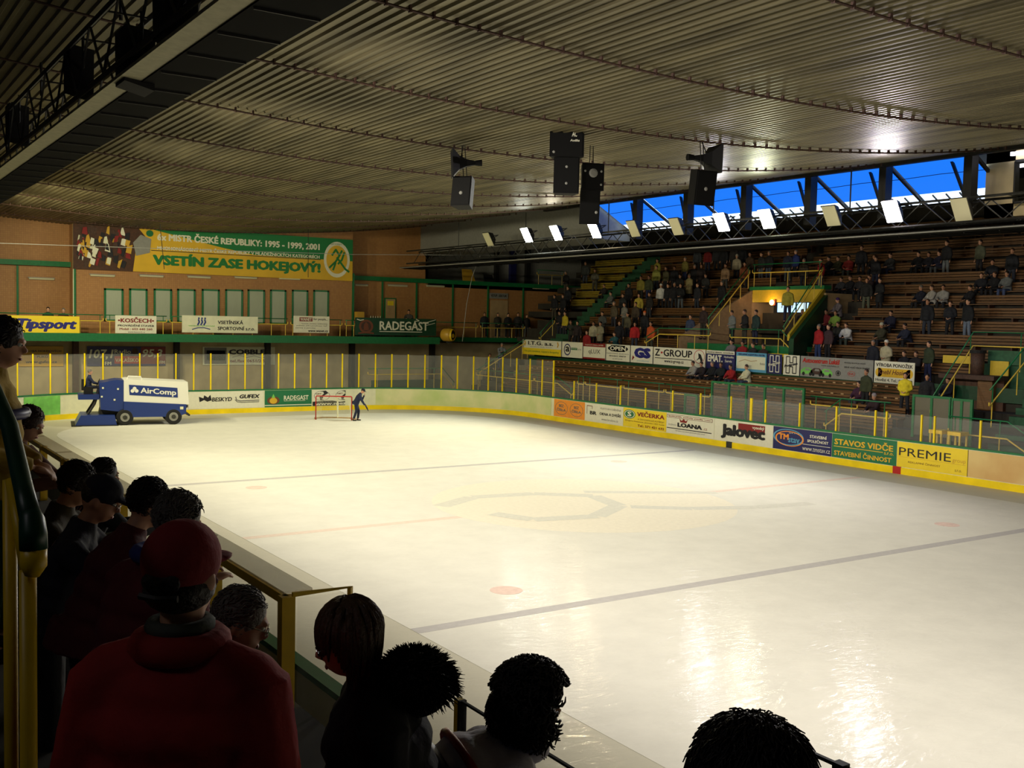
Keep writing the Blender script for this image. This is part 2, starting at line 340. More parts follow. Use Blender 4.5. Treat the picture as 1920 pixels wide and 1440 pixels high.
s.text('OKNA A DVEŘE', .4, .42, .95, .62, 'ink', .03); s.text('www.brokna.cz', .45, .14, .88, .26, 'grey_text', .01)
s = side_ad(1169, 1250, 778, 790, 'yellow grocery board with green oval and red lettering', 'yellow_panel')
s.oval(.15, .68, .14, .24, 'green'); s.oval(.15, .68, .125, .21, 'paper', z=.002, ring=.15); s.text('S', .1, .56, .2, .82, 'paper', .05, z=.006)
s.text('VEČERKA', .33, .62, .96, .92, 'dark_red', .04); s.text('A DROGISTICKÉ POTŘEBY', .35, .43, .96, .54, 'brown_text', .01); s.text('Drogerie Smetanova, Jasenická 1352 Vsetín', .05, .28, .96, .38, 'brown_text', 0); s.text('Tel.: 571 421 632', .35, .08, .96, .2, 'dark_red', .03)
s = side_ad(1250, 1340, 790, 800, 'white board with crown emblem and LOANA in bold black', 'paper')
s.rect(.01, .78, .96, .95, 'brown_text'); s.rect(.02, .8, .95, .93, 'paper', .002); s.text('Spodní prádlo  punčochy  ponožky  Loana', .04, .82, .93, .91, 'dark_red', .03, z=.005)
s.poly([(.3, .6), (.28, .78), (.33, .68), (.37, .8), (.41, .68), (.46, .78), (.43, .6)], 'dark_red'); s.text('LOANA', .24, .36, .76, .58, 'ink', .07); s.text('.cz', .78, .36, .86, .46, 'dark_red', .01); s.text('ROŽNOV', .05, .4, .22, .48, 'grey_text', 0)
s.rect(.01, .24, .95, .28, 'ink'); s.text('Výrobce a prodejce punčochového zboží', .2, .12, .82, .19, 'ink', 0)
s = side_ad(1340, 1450, 800, 815, 'white board with tall black Jalovec lettering over a red block', 'paper')
s.rect(.42, .55, .87, .93, 'dark_red'); s.text('vysoký', .66, .7, .86, .88, 'paper', .03, z=.006); s.text('Jalovec', .12, .12, .88, .82, 'ink', .07, z=.008)
s = side_ad(1450, 1560, 815, 835, 'navy board of a building company with an orange and blue oval emblem', 'navy')
s.oval(.27, .58, .27, .36, 'light_blue', ring=.1); s.oval(.29, .52, .25, .34, 'orange', ring=.1, z=.002); s.text('TM', .1, .46, .28, .72, 'orange', .05, z=.005); s.text('stav', .27, .36, .47, .58, 'light_blue', .03, z=.005); s.text('spol. s r.o.', .28, .74, .46, .82, 'paper', 0, z=.005)
s.text('STAVEBNÍ', .64, .68, .92, .84, 'paper', .03); s.text('SPOLEČNOST', .6, .48, .95, .64, 'paper', .03); s.rect(.52, .36, .98, .38, 'paper'); s.text('www.tmstav.cz', .52, .1, .98, .26, 'paper', .01)
s = side_ad(1560, 1682, 835, 850, 'green board with STAVOS VIDČE in cream capitals', 'sign_green')
s.text('STAVOS VIDČE', .04, .55, .95, .88, 'banner_gold', .04); s.rect(.03, .46, .8, .49, 'banner_gold'); s.text('s.r.o.', .82, .4, .96, .5, 'banner_gold', .02); s.text('STAVEBNÍ ČINNOST', .04, .1, .93, .36, 'banner_gold', .035)
s = side_ad(1682, 1816, 850, 868, 'bright yellow board with wide black PREMIE lettering', 'yellow_panel')
s.text('PREMIE', .03, .46, .77, .78, 'ink', .01); s.text('group', .79, .42, .97, .58, 'gold', 0); s.rect(.03, .4, .97, .41, 'gold'); s.text('REKLAMNÍ ČINNOST', .17, .2, .63, .3, 'brown_text', 0); s.text('s.r.o.', .83, .12, .92, .2, 'brown_text', 0)
# end boards
def end_ad(px0, px1, label, face, h=BH-.31, z=.27):
    a = path_at(px0); b = path_at(px1)
    return Sign('advertising_board', label, 'advertisement', (a.x+.01, YT-.002, z), (b.x-.01, YT-.002, z), h, face, thick=.012)
s = end_ad(124, 335, 'long white end board behind the resurfacer with BR and black lettering', 'paper')
s.text('BR', .07, .3, .18, .52, 'ink', .05); s.stroke([(.02, .3), (.02, .78), (.09, .78)], .035, 'brown_text'); s.stroke([(.12, .78), (.16, .78), (.16, .62)], .035, 'brown_text'); s.text('OKNA', .22, .34, .34, .6, 'ink', .02)
s = end_ad(335, 353, 'narrow white board with the red and black end of a Jalovec sign', 'paper')
s.rect(0, .58, .98, .95, 'dark_red'); s.text('ec', .02, .1, .95, .62, 'ink', .07, z=.006)
s = end_ad(353, 493, 'white end board with black BESKYD and GUFEX lettering', 'paper')
s.poly([(.14, .4), (.13, .72), (.19, .62), (.2, .8), (.25, .66), (.28, .82), (.3, .5), (.24, .42), (.2, .52)], 'ink'); s.text('BESKYD', .3, .42, .57, .66, 'ink', .03, shear=.15)
s.text('GUFEX', .67, .56, .95, .8, 'ink', .05, shear=.2); s.stroke([(.62, .66), (.63, .48), (.68, .42), (.94, .44)], .05, 'grey_text'); s.stroke([(.61, .5), (.64, .37), (.7, .33), (.94, .35)], .03, 'ink')
s = end_ad(495, 584, 'green end board with small beer emblem and white RADEGAST lettering', 'sign_green')
s.oval(.18, .4, .13, .24, 'brown_text'); s.oval(.18, .38, .08, .18, 'banner_gold', z=.003); s.poly([(.14, .55), (.18, .8), (.22, .55)], 'pale_green', z=.004); s.text('RADEGAST', .4, .4, .93, .68, 'paper', .03); s.rect(.4, .34, .86, .36, 'paper'); s.rect(.0, .08, 1, .13, 'paper')
s = end_ad(585, 703, 'white end board behind the goal with swirl emblems and a black web address strip', 'paper')
for cx in (.15, .5, .84): s.oval(cx, .62, .13, .3, 'grey_text', ring=.06)
for cx in (.15, .5):
    s.poly([(cx-.04, .9), (cx+.06, .94), (cx+.1, .78), (cx+.03, .62), (cx-.0, .4), (cx+.04, .34), (cx-.03, .36), (cx-.04, .54), (cx+.03, .74), (cx+.02, .86)], 'ink', z=.003); s.text('NET', cx-.1, .7, cx-.01, .78, 'brown_text', .02, z=.004)
s.text('SERVIS', .79, .56, .92, .63, 'grey_text', .01)
s.poly([(0, 0), (1, 0), (1, .36), (.85, .28), (.7, .22), (.6, .3), (.45, .22), (.32, .3), (.15, .3), (0, .26)], 'ink', z=.002); s.text('www.mezservis.cz', .04, .04, .96, .2, 'paper', .03, z=.006)
# curved printed boards
def curved_ad(px0, px1, label, face, marks=True):
    a, b = path_at(px0), path_at(px1); i0 = None
    pts = [p for x, p in sorted(dp, key=lambda t: t[0]) if px0 <= x <= px1]; pts = pts[::max(1, len(pts)//26)]
    q = MB(); cx, cy = (XR-RC, YT-RC) if px0 > 300 else (XL+RC, YT-RC)
    def off(p, d):
        v = Vector((p.x-.06 if p.x > 14.5 else p.x, p.y, 0)); w = Vector((max(0, p.x-cx) if px0 > 300 else min(0, p.x-cx), max(0, p.y-cy), 0)); w.normalize(); return Vector((p.x, p.y, 0))-w*(.06+d)
    ps = [off(p, .002) for p in pts]; qs = [off(p, .012) for p in pts]; n = len(ps)
    for P, z in ((ps, .27), (ps, BH-.04), (qs, .27), (qs, BH-.04)): q.v += [Vector((p.x, p.y, z)) for p in P]
    for k in range(n-1): q.f += [(2*n+k, 2*n+k+1, 3*n+k+1, 3*n+k), (n+k, n+k+1, 3*n+k+1, 3*n+k), (k, k+1, 2*n+k+1, 2*n+k)]
    o = q.build('advertising_board', face); return tag(o, label, 'advertisement')
col('mural_a', 224, 196, 128, rough=.5, col2=srgb(205, 160, 96), vscale=.55); col('mural_b', 226, 224, 172, rough=.5, col2=srgb(190, 208, 132), vscale=.7)
curved_ad(704, 1037, 'long blank beige and pale green printed board curving round the far right corner', 'mural_b')
a = path_at(1818); tag(MB().box(XR-.014, XR-.002, a.y, a.y-3.4, .27, BH-.04).build('advertising_board', 'mural_a'), 'faded beige and green board right of the bright yellow one', 'advertisement')
curved_ad(42, 112, 'green board picturing a metal can in the far left corner', 'pale_green')
p = on('y', YT-.5, 85, 763); tag(MB().cyl((p.x-.25, p.y+.05, .72), (p.x+.3, p.y+.04, .70), .2, .2, 20).build('can_picture_relief', 'green', smooth=True), 'green round can shown on the far left corner board', 'advertisement')

# ------------------------------------------------------------------ ground slabs
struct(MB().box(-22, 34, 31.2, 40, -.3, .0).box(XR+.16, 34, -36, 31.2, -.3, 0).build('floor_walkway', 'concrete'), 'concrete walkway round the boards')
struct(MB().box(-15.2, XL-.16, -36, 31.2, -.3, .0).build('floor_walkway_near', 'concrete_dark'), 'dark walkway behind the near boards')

# ------------------------------------------------------------------ end wall
YB, YW = 38.0, 39.0                                  # projecting banner wall, recessed wall
bx0, bx1 = on('y', YB, 137, 500).x, on('y', YB, 661, 500).x
ZF = 4.05
struct(MB().box(bx0, bx1, YB, YB+3, ZF, 11.2).build('wall_end_banner', 'tile'), 'ochre tiled wall carrying the big banner')
rx = on('y', YW, 803, 480).x
struct(MB().box(-24, bx0, YW, YW+.3, 0, 12).box(bx1, rx, YW, YW+.3, 0, 12).box(rx, 34, YW, YW+.3, 0, 7.75).build('wall_end', 'tile'), 'ochre tiled end wall')
struct(MB().box(-24, 20, 38.3, 38.5, 0, 3.7).box(20, 34, 38.3, 38.5, 0, 3.7).build('wall_end_lower', 'plaster'), 'bare plaster wall under the balcony')
struct(MB().box(rx, 36, 42, 42.3, 7.7, 15).box(rx-.2, rx, YW, 42, 7.7, 14).build('wall_end_upper', 'grey'), 'grey upper corner wall')
struct(MB().box(rx, 36, YW, 42, 7.5, 7.75).build('floor_corner_gallery', 'concrete'), 'upper corner gallery floor')
for x0, x1 in ((-24, bx0), (bx1, 31)):
    struct(MB().box(x0, x1, YW-.35, YW-.02, 7.72, 8.0).build('trim_1', 'green'), 'green beam across the recessed end wall')
for px, y in ((112/3.43, YW), (480/3.43, YB), (716, YW), (780, YW), (848, YW), (914, YW), (980, YW)):
    x = on('y', y, px, 560).x; struct(MB().box(x-.05, x+.05, y-.1, y-.02, ZF, 7.7).build('trim_2', 'green'), 'slim green upright on the end wall')
x = bx1; struct(MB().box(x-.02, x+.1, YB-.1, YB+.02, ZF, 8.1).build('trim_3', 'green'), 'green upright at the corner of the banner wall')
x = bx0; struct(MB().box(x-.02, x+.04, YB-.06, YB, ZF, 10.2).build('trim_4', 'cream'), 'thin pale pipe at the left corner of the banner wall')
for px in (141, 330, 500, 658, 808): 
    x = on('y', 38.2, px, 700).x; struct(MB().box(x-.14, x+.14, 37.9, 38.3, 0, 3.7).build('trim_5', 'wood_dark' if px == 141 else 'dark_steel'), 'dark pillar under the balcony')
# windows
wp = [(195, 231), (242, 276), (288, 322), (332, 366), (378, 411), (422, 455), (464, 496), (506, 536), (547, 577), (587, 616)]
for i, (a, b) in enumerate(wp):
    x0, x1 = on('y', YB, a, 565).x, on('y', YB, b, 565).x; z1 = on('y', YB, (a+b)/2, 541+ (i*.35)).z; z0 = 4.75; f = .1
    w = MB().box(x0, x1, YB-.06, YB-.005, z1-f, z1).box(x0, x1, YB-.06, YB-.005, z0, z0+f).box(x0, x0+f, YB-.06, YB-.005, z0, z1).box(x1-f, x1, YB-.06, YB-.005, z0, z1).build('window_%d' % (i+1), 'green')
    struct(w, 'green framed window with a pale curtain'); MB().box(x0+f, x1-f, YB-.03, YB-.006, z0+f, z1-f).build('curtain', 'curtain', w)
for (a, b, y, pl) in ((167, 216, 517, YB), (260, 307, 518, YB), (350, 395, 520, YB), (438, 482, 521, YB), (521, 563, 523, YB), (602, 642, 524, YB), (52, 103, 523, YW), (664, 690, 535, YW), (726, 764, 536, YW), (798, 833, 537, YW), (997, 1029, 541, YW)):
    p, q = on('y', pl, a, y), on('y', pl, b, y); z = (p.z+q.z)/2
    where = 'above the row of windows' if pl == YB else 'on the recessed end wall'
    t = empty('tube_lamp', ((p.x+q.x)/2, pl-.06, z), 0, 'unlit pale fluorescent batten %s' % where, 'lamp', 'unlit fluorescent battens %s' % where)
    MB().box(p.x, q.x, pl-.05, pl-.005, z+.04, z+.09).build('batten', 'grey', t); MB().cyl((p.x+.05, pl-.07, z), (q.x-.05, pl-.07, z), .055, n=10).build('tube', 'lamp_pale', t)
# balcony
xe = on('y', 36, 822, 630).x
struct(MB().box(-24, xe, 36, YW, 3.72, ZF).box(xe, 24, 37.4, YW, 3.78, ZF).build('floor_balcony', 'concrete'), 'balcony slab in front of the end wall')
struct(MB().box(-24, xe+.05, 35.9, 36, 3.66, 4.1).box(xe, 24, 37.3, 37.4, 3.8, 4.1).build('trim_6', 'green'), 'green front edge of the balcony')
def railing(name, label, pts, zf, h=1.05, low=.72, group=None, step=1.1, pair=.3, cat='railing', r=.03, panels=None):
    # pts: ground points of a run; green top rail, yellow lower rail with turned-up ends, thin yellow uprights
    P = [Vector(p) for p in pts]; root = empty(name, P[0], 0, label, cat, group); up = Vector((0, 0, 1))
    MB().tube([p+up*h for p in P], r*.9, 6).build('top_rail', 'green', root, smooth=True)
    a = (P[1]-P[0]).normalized()*.06; b = (P[-1]-P[-2]).normalized()*.06
    MB().tube([P[0]+up*(low+.16), P[0]+up*(low+.04)]+[P[0]+a+up*low]+[p+up*low for p in P[1:-1]]+[P[-1]-b+up*low, P[-1]+up*(low+.04), P[-1]+up*(low+.16)], r, 6).build('hand_rail', 'rail_yellow', root, smooth=True)
    for k in range(len(P)-1):
        L = (P[k+1]-P[k]).length; n = max(1, int(L/step))
        for j in range(n+1):
            if k and j == 0: continue
            q = P[k].lerp(P[k+1], (j+.12 if j < n else n-.12)/n)
            MB().tube([q-up*(min(q.z, .66) if name == 'barrier_railing' else 0), q+up*low], r*.7, 5).build('upright', 'rail_yellow', root)
            if j in (0, n): MB().tube([q+up*low, q+up*h], r*.7, 5).build('upright_top', 'green', root)
    return root
brl = [(-10.5, on('y', 36, 195, 610).x), (on('y', 36, 198, 610).x, on('y', 36, 314, 610).x), (on('y', 36, 318, 610).x, on('y', 36, 541, 610).x), (on('y', 36, 545, 610).x, on('y', 36, 643, 610).x), (on('y', 36, 647, 610).x, on('y', 36, 667, 610).x)]
for (a, b), w in zip(brl, ('behind the yellow TIP sign', 'at the red and black KOS sign', 'behind the sports club sign', 'behind the small internet sign', 'just left of the dark green banner')):
    railing('balcony_railing', 'green and yellow balcony railing section '+w, [(a+.03, 36.05, ZF), (b-.03, 36.05, ZF)], ZF)
for a, b, w in ((xe+.1, on('y', 37.35, 897, 610).x, 'right of the yellow barrel'), (on('y', 37.35, 901, 610).x, on('y', 37.35, 985, 610).x, 'in front of the dark group at the corner')):
    railing('balcony_railing', 'green and yellow balcony railing section '+w, [(a+.03, 37.38, ZF), (b-.03, 37.38, ZF)], ZF)
def yfront(name, label, px0, px1, yt, yb, face, pl=36, th=.03):
    a, b = on('y', pl-.05, px0, yb), on('y', pl-.05, px1, yb); t = on('y', pl-.05, px0, yt); z = (a.z+b.z)/2
    return Sign(name, label, 'sign', (a.x, pl-.05, z), (b.x, pl-.05, z), t.z-z if True else 0, face, thick=th)
s = yfront('sign', 'yellow sign with slanted navy Tipsport lettering on the balcony rail', -22, 149, 590, 626, 'yellow_panel')
s.text('Tipsport', .3, .12, .97, .84, 'navy_ink', .06, shear=.25)
s = yfront('sign', 'white sign with red KOSČECH heading on the balcony rail', 216, 293, 591, 625, 'paper')
s.text('•KOSČECH•', .06, .6, .94, .92, 'dark_red', .04); s.text('PROVÁDĚNÍ STAVEB', .06, .38, .94, .52, 'ink', .03); s.text('Mobil : 603 440 260', .1, .18, .9, .3, 'dark_red', .02); s.text('www.koscech.cz', .3, .04, .72, .12, 'ink', 0)
s = yfront('sign', 'pale sign with three blue runners and black lettering on the balcony rail', 341, 483, 591, 624, 'cream')
s.text('VSETÍNSKÁ', .46, .52, .8, .78, 'ink', .03); s.text('SPORTOVNÍ s.r.o.', .46, .16, .96, .42, 'ink', .03); s.stroke([(.13, .18), (.2, .28), (.28, .29), (.36, .2)], .05, 'blue')
for k in (0, 1, 2): s.stroke([(.2+.04*k, .45), (.22+.04*k, .62), (.21+.04*k, .76)], .09, 'blue'); s.oval(.215+.04*k, .84, .012, .06, 'blue')
s.text('VSETÍNSKÁ SPORTOVNÍ', .08, .36, .42, .44, 'pale_green', .02)
s = yfront('sign', 'small white sign with dark red box lettering near the middle of the balcony rail', 550, 617, 592, 624, 'paper')
s.rect(.16, .68, .52, .92, 'dark_red'); s.text('WANET', .18, .71, .5, .89, 'paper', .03, z=.006); s.text('for people...', .55, .72, .95, .9, 'grey_text', .02); s.text('internet, domény, webhosting', .22, .5, .94, .58, 'ink', 0); s.text('počítače, sítě a poradenství, VoIP', .08, .38, .94, .46, 'ink', 0); s.text('servis a prodej', .05, .24, .6, .32, 'ink', 0); s.text('www.wanet.cz', .4, .05, .96, .17, 'ink', .03)
s = yfront('sign', 'dark green hanging banner with white RADEGAST lettering on the balcony', 665, 817, 595, 629, 'dark_green', th=.05)
s.oval(.13, .5, .085, .38, 'brown_text'); s.oval(.13, .5, .06, .28, 'rust', z=.003); s.poly([(.1, .28), (.105, .6), (.13, .75), (.155, .6), (.16, .28)], 'brown_text', z=.005); s.stroke([(.04, .1), (.13, .16), (.22, .1)], .1, 'brown_text', z=.006)
s.text('RADEGAST', .29, .3, .9, .82, 'paper', .03); s.rect(.29, .2, .82, .24, 'paper'); s.stroke([(.02, .9), (.06, .84), (.1, .88)], .05, 'paper'); s.stroke([(.74, .98), (.78, .88), (.72, .84)], .05, 'paper'); s.stroke([(.88, .8), (.99, .96)], .04, 'paper'); s.stroke([(.86, .6), (.98, .76)], .03, 'paper')
# big banner
a, b = on('y', YB-.15, 137, 505), on('y', YB-.15, 661, 516); zt = on('y', YB-.15, 137, 424).z; zt2 = 9.95
s = Sign('banner', 'huge gold and green champions banner high on the end wall', 'banner', (a.x, YB-.1, a.z+.03), (b.x, YB-.1, a.z+.03), 2.62, 'banner_gold', thick=.04)
s.poly([(0, 0), (.19, 0), (.2, .5), (.24, .7), (.2, 1), (0, 1)], 'wood_dark', name='picture_ground'); 
s.poly([(.2, 1), (1, 1), (1, .48), (.62, .5), (.5, .62)], 'banner_green', z=.001, name='green_field')
rnd = random.Random(3)
for k in range(85):                                  # crowd of players in the picture on the banner: plain patches
    x, y = rnd.uniform(.006, .172), rnd.uniform(.05, .8); m = rnd.choice(['gold', 'paper', 'dark_red', 'gold', 'ink', 'cream', 'rust', 'ink'])
    s.poly([(x, y), (x+.006+rnd.random()*.014, y-.03), (x+.008+rnd.random()*.012, y+.08+rnd.random()*.1), (x+.004, y+.13)], m, z=.003+.0008*k, name='picture_patch')
s.poly([(.2, .34), (.245, .42), (.25, .72), (.215, .8), (.19, .62)], 'grey', z=.03, name='trophy_picture'); s.oval(.245, .84, .012, .07, 'green', z=.03)
s.text('6x MISTR ČESKÉ REPUBLIKY: 1995 - 1999, 2001', .27, .68, .865, .9, 'paper', .05, slant=-.0); s.text('MNOHONÁSOBNÝ MISTR ČESKÉ REPUBLIKY V MLÁDEŽNICKÝCH KATEGORIÍCH', .27, .5, .865, .6, 'paper', .04)
s.text('VSETÍN ZASE HOKEJOVÝ!', .255, .1, .87, .44, 'green_text', .07); s.rect(.25, .47, .87, .485, 'ink')
s.oval(.935, .5, .053, .43, 'paper', z=.003); s.oval(.935, .5, .043, .34, 'banner_gold', z=.005)
for st in ([(.905, .3), (.93, .45), (.945, .6), (.93, .74), (.915, .6)], [(.945, .6), (.955, .72)], [(.92, .25), (.93, .42)], [(.935, .55), (.97, .28), (.985, .22)], [(.965, .68), (.955, .5), (.94, .4)]): s.stroke(st, .13, 'green_text', z=.008)
s.text('VALAŠSKÝ HOKEJOVÝ KLUB', .895, .84, .975, .9, 'green_text', .01, z=.008)
# lower wall adverts
s = yfront('sign', 'dim yellow sign about pucks low on the end wall at far left', 35, 119, 649, 687, 'gold', pl=38.3)
s.text('VÝROBA HOKEJOVÝCH', .08, .68, .95, .84, 'ink', .02); s.text('· PUKŮ ·', .35, .42, .7, .58, 'ink', .02); s.text('www.gufex.cz', .15, .12, .85, .3, 'ink', .02)
s = yfront('sign', 'blue and red radio station sign low on the end wall', 163, 310, 649, 686, 'navy', pl=38.3)
s.rect(.68, .1, 1, .98, 'dark_red'); s.text('107,1', .02, .32, .33, .84, 'cream', .03, shear=.2); s.text('FM', .22, .05, .3, .22, 'cream', .02); s.text('Radio', .34, .62, .55, .84, 'cream', .02); s.rect(.34, .12, .66, .5, 'red'); s.text('VALAŠSKO', .35, .2, .65, .44, 'cream', .02, z=.006); s.text('95,3', .7, .4, .96, .86, 'cream', .03, shear=.2, z=.006); s.text('FM', .92, .1, .99, .26, 'cream', .02, z=.006); s.oval(.6, .74, .04, .18, 'rust', z=.004)
s = yfront('sign', 'cream COBBLER sign low on the end wall with a grey picture at left', 380, 515, 650, 684, 'cream', pl=38.3)
s.rect(.02, .05, .32, .95, 'grey_text'); s.rect(.05, .25, .3, .8, 'green'); s.text('COBBLER', .35, .58, .95, .86, 'ink', .06); s.stroke([(.4, .42), (.5, .52), (.6, .4), (.7, .5), (.8, .38), (.92, .46)], .03, 'grey_text'); s.text('tel./fax: 0651/2 505', .37, .14, .93, .3, 'dark_red', .02)
# balcony things
p, q = on('y', YW, 720, 594), on('y', YW, 742, 559)
t = empty('door_1', (p.x, YW-.05, ZF), 0); struct(t, 'narrow yellow door on the recessed wall'); MB().box(p.x, q.x, YW-.06, YW-.005, ZF, q.z).build('door_frame', 'green', t); MB().box(p.x+.08, q.x-.08, YW-.09, YW-.06, ZF, q.z-.08).build('door_leaf', 'tan', t); MB().box(p.x+.2, q.x-.2, YW-.1, YW-.09, q.z-.5, q.z-.2).build('door_notice', 'yellow_panel', t)
x = on('y', 37.6, 674, 580).x; t = empty('drinks_crate_stack', (x, 37.6, ZF), 0, 'yellow box on a red crate beside the banner wall corner', 'crate')
MB().box(x-.3, x+.3, 37.4, 37.8, ZF+.6, ZF+1.05).build('lower_box', 'red', t); MB().box(x-.25, x+.25, 37.4, 37.8, ZF+1.07, ZF+1.6).build('upper_box', 'gold', t); MB().box(x-.2, x+.2, 37.39, 37.8, ZF, ZF+.6).build('stand', 'dark_steel', t)
x = on('y', 37.6, 703, 585).x; t = empty('bottle_crate', (x, 37.6, ZF), 0, 'red crate of pale topped bottles on the balcony', 'crate'); MB().box(x-.42, x+.42, 37.35, 37.8, ZF+.85, ZF+1.2).build('crate_box', 'dark_red', t); MB().box(x-.3, x+.3, 37.4, 37.75, ZF, ZF+.85).build('stand', 'dark_steel', t)
for k in range(5): MB().cyl((x-.34+.17*k, 37.5, ZF+1.1), (x-.34+.17*k, 37.5, ZF+1.36), .04, .02, 8).build('bottle', 'cream', t)
# barrel horn at the end of the balcony
p = on('y', 36.0, 843, 628); t = empty('barrel', (p.x, 35.9, p.z-.45), 0, 'yellow ribbed barrel lying on its side at the balcony end', 'barrel')
MB().tube([(p.x-.35, 36.3, p.z), (p.x-.3, 36.2, p.z), (p.x-.05, 35.75, p.z), (p.x, 35.65, p.z)], [.34, .42, .44, .38], 24).build('cask', 'gold', t, smooth=True)
MB().tube([(p.x-.02, 35.68, p.z), (p.x+.05, 35.58, p.z)], [.4, .38], 24, cap=False).build('hoop', 'yellow', t); MB().cyl((p.x, 35.66, p.z), (p.x+.02, 35.62, p.z), .3, n=24).build('dark_lid', 'ink', t)
MB().tube([(p.x+.02, 35.63, p.z-.05), (p.x+.03, 35.6, p.z-.05)], .14, 16).build('tap_boss', 'yellow', t); MB().box(p.x-.2, p.x+.1, 35.8, 36.1, p.z-.55, p.z-.38).build('foot', 'steel', t)
# sign lit, notice, ropes
p = on('y', 34, 862, 498); t = empty('hanging_light_box', (p.x, 34, p.z), 0, 'small white lit box hanging on a rod at the far corner', 'light'); MB().box(p.x-.32, p.x+.32, 33.92, 34.08, p.z-.1, p.z+.14).build('case', 'dark_steel', t); MB().box(p.x-.25, p.x+.25, 33.9, 33.92, p.z-.05, p.z+.09).build('lit_face', 'sign_lit', t); MB().tube([(p.x, 34, p.z+.1), (p.x+.1, 34, 11.3)], .02, 5).build('rod', 'steel', t)
tag(MB().tube([on('y', YT, -30, 455), on('y', YT, 300, 466), on('y', YT, 660, 477), on('y', YT, 955, 479)], .015, 5).build('net_rope', 'grey'), 'thin rope stretched across the end in front of the banner', 'rope')
tag(MB().tube([on('y', YT+1, 900, 480), on('y', YT+1, 885, 520), on('y', YT+1, 875, 570), on('y', YT+1, 867, 640)], .02, 5).build('hanging_cable', 'grey'), 'thin cable curving down beside the yellow barrel', 'cable')
for px0, y0, px1, y1 in ((300, 438, 308, 505), (578, 440, 578, 520)):
    tp_ = on('y', YT+2, px0, y0); tag(MB().tube([V((tp_.x, tp_.y, rz(tp_.x)-.02)), on('y', YT+2, px1, y1)], .018, 5).build('hanging_cable', 'dark_steel'), 'thin dark cable hanging in front of the banner, %s' % ('left half' if px0 == 300 else 'right end'), 'cable')
s = yfront('sign', 'small grey notice above the dark group on the corner balcony', 917, 952, 549, 560, 'grey', pl=YW); s.text('VSTUP - SEKTOR', .08, .3, .92, .75, 'ink', .02)
t = MB().box(on('y', YW, 919, 590).x, on('y', YW, 951, 590).x, YW-.06, YW-.01, ZF, on('y', YW, 930, 563).z).build('door_2', 'tan'); struct(t, 'tan door behind the corner balcony group')
# gallery in the upper corner
for px, w in ((930, .3), (960, .5), (988, .35)):
    x = on('y', 41.8, px, 520).x; struct(MB().box(x-w/2, x+w/2, 41.6, 41.9, 7.75, 13).build('trim_7', 'navy' if px == 960 else 'dark_steel'), 'dark upright in the upper corner gallery')
x0, x1 = on('y', 40, 896, 530).x, on('y', 40, 930, 530).x
tag(MB().prism([(x0-1.2, 40, 7.8), (x0-.1, 40, 7.8), (x0-.3, 40.4, 8.9), (x0-1.1, 40.4, 8.9)], (0, .05, 0)).build('leaning_sign', 'gold'), 'old yellow sign leaning in the upper corner gallery', 'sign')
tag(MB().prism([(x1-1.0, 40, 7.8), (x1, 40, 7.8), (x1-.1, 40.4, 8.6), (x1-.8, 40.4, 8.6)], (0, .05, 0)).build('leaning_sign', 'dark_steel'), 'dark sign leaning in the upper corner gallery', 'sign')
railing('gallery_railing', 'dim green railing at the front of the upper corner gallery', [(on('y', YW, 1005, 530).x, YW-.1, 8.0), (on('y', YW, 1055, 530).x, YW-.1, 8.0)], 8.0)

# ------------------------------------------------------------------ roof
q = MB(); xs = []; X0, X1 = -27.0, 15.6; pitch = .22; n = int((X1-X0)/pitch)
for k in range(n):
    x = X0+k*pitch; xs += [(x, 0), (x+.3*pitch, 0), (x+.42*pitch, .045), (x+.85*pitch, .045)]
ys = [-36, -20, -8, 4, 16, 28, YB+1.6]; nx_ = len(xs)
for y in ys: q.v += [Vector((x, y, rz(x)+d+.02)) for x, d in xs]
for j in range(len(ys)-1):
    for k in range(nx_-1): q.f.append((j*nx_+k, (j+1)*nx_+k, (j+1)*nx_+k+1, j*nx_+k+1))
struct(q.build('ceiling', 'roof', local=True), 'sagging corrugated sheet roof')
# top skin so that the ceiling has thickness
q = MB(); xx = [X0+k*(X1-X0)/24 for k in range(25)]
for k in range(24): q.hexa([(xx[k], -36, rz(xx[k])+.12), (xx[k+1], -36, rz(xx[k+1])+.12), (xx[k+1], YB+1.6, rz(xx[k+1])+.12), (xx[k], YB+1.6, rz(xx[k])+.12), (xx[k], -36, rz(xx[k])+.35), (xx[k+1], -36, rz(xx[k+1])+.35), (xx[k+1], YB+1.6, rz(xx[k+1])+.35), (xx[k], YB+1.6, rz(xx[k])+.35)])
struct(q.build('ceiling_deck', 'dark_steel', local=True), 'roof deck above the corrugated sheets')
for i in range(12):                                  # suspension cables with clamps
    y = -17.9+4.9*i
    if y > YB: break
    t = empty('roof_cable', (0, y, 9.9), 0, 'thin rust-brown clamped cable sagging under the roof sheets', 'cable', 'cables under the roof'); pts = [(x, y, rz(x)-.06) for x in [X0+1+1.7*k for k in range(25)]]
    g = MB().tube(pts, .024, 5); x = -13.0
    while x < 15.4: g.box(x-.018, x+.018, y-.035, y+.035, rz(x)-.09, rz(x)+.03); x += .44
    g.build('cable', 'rust', t)
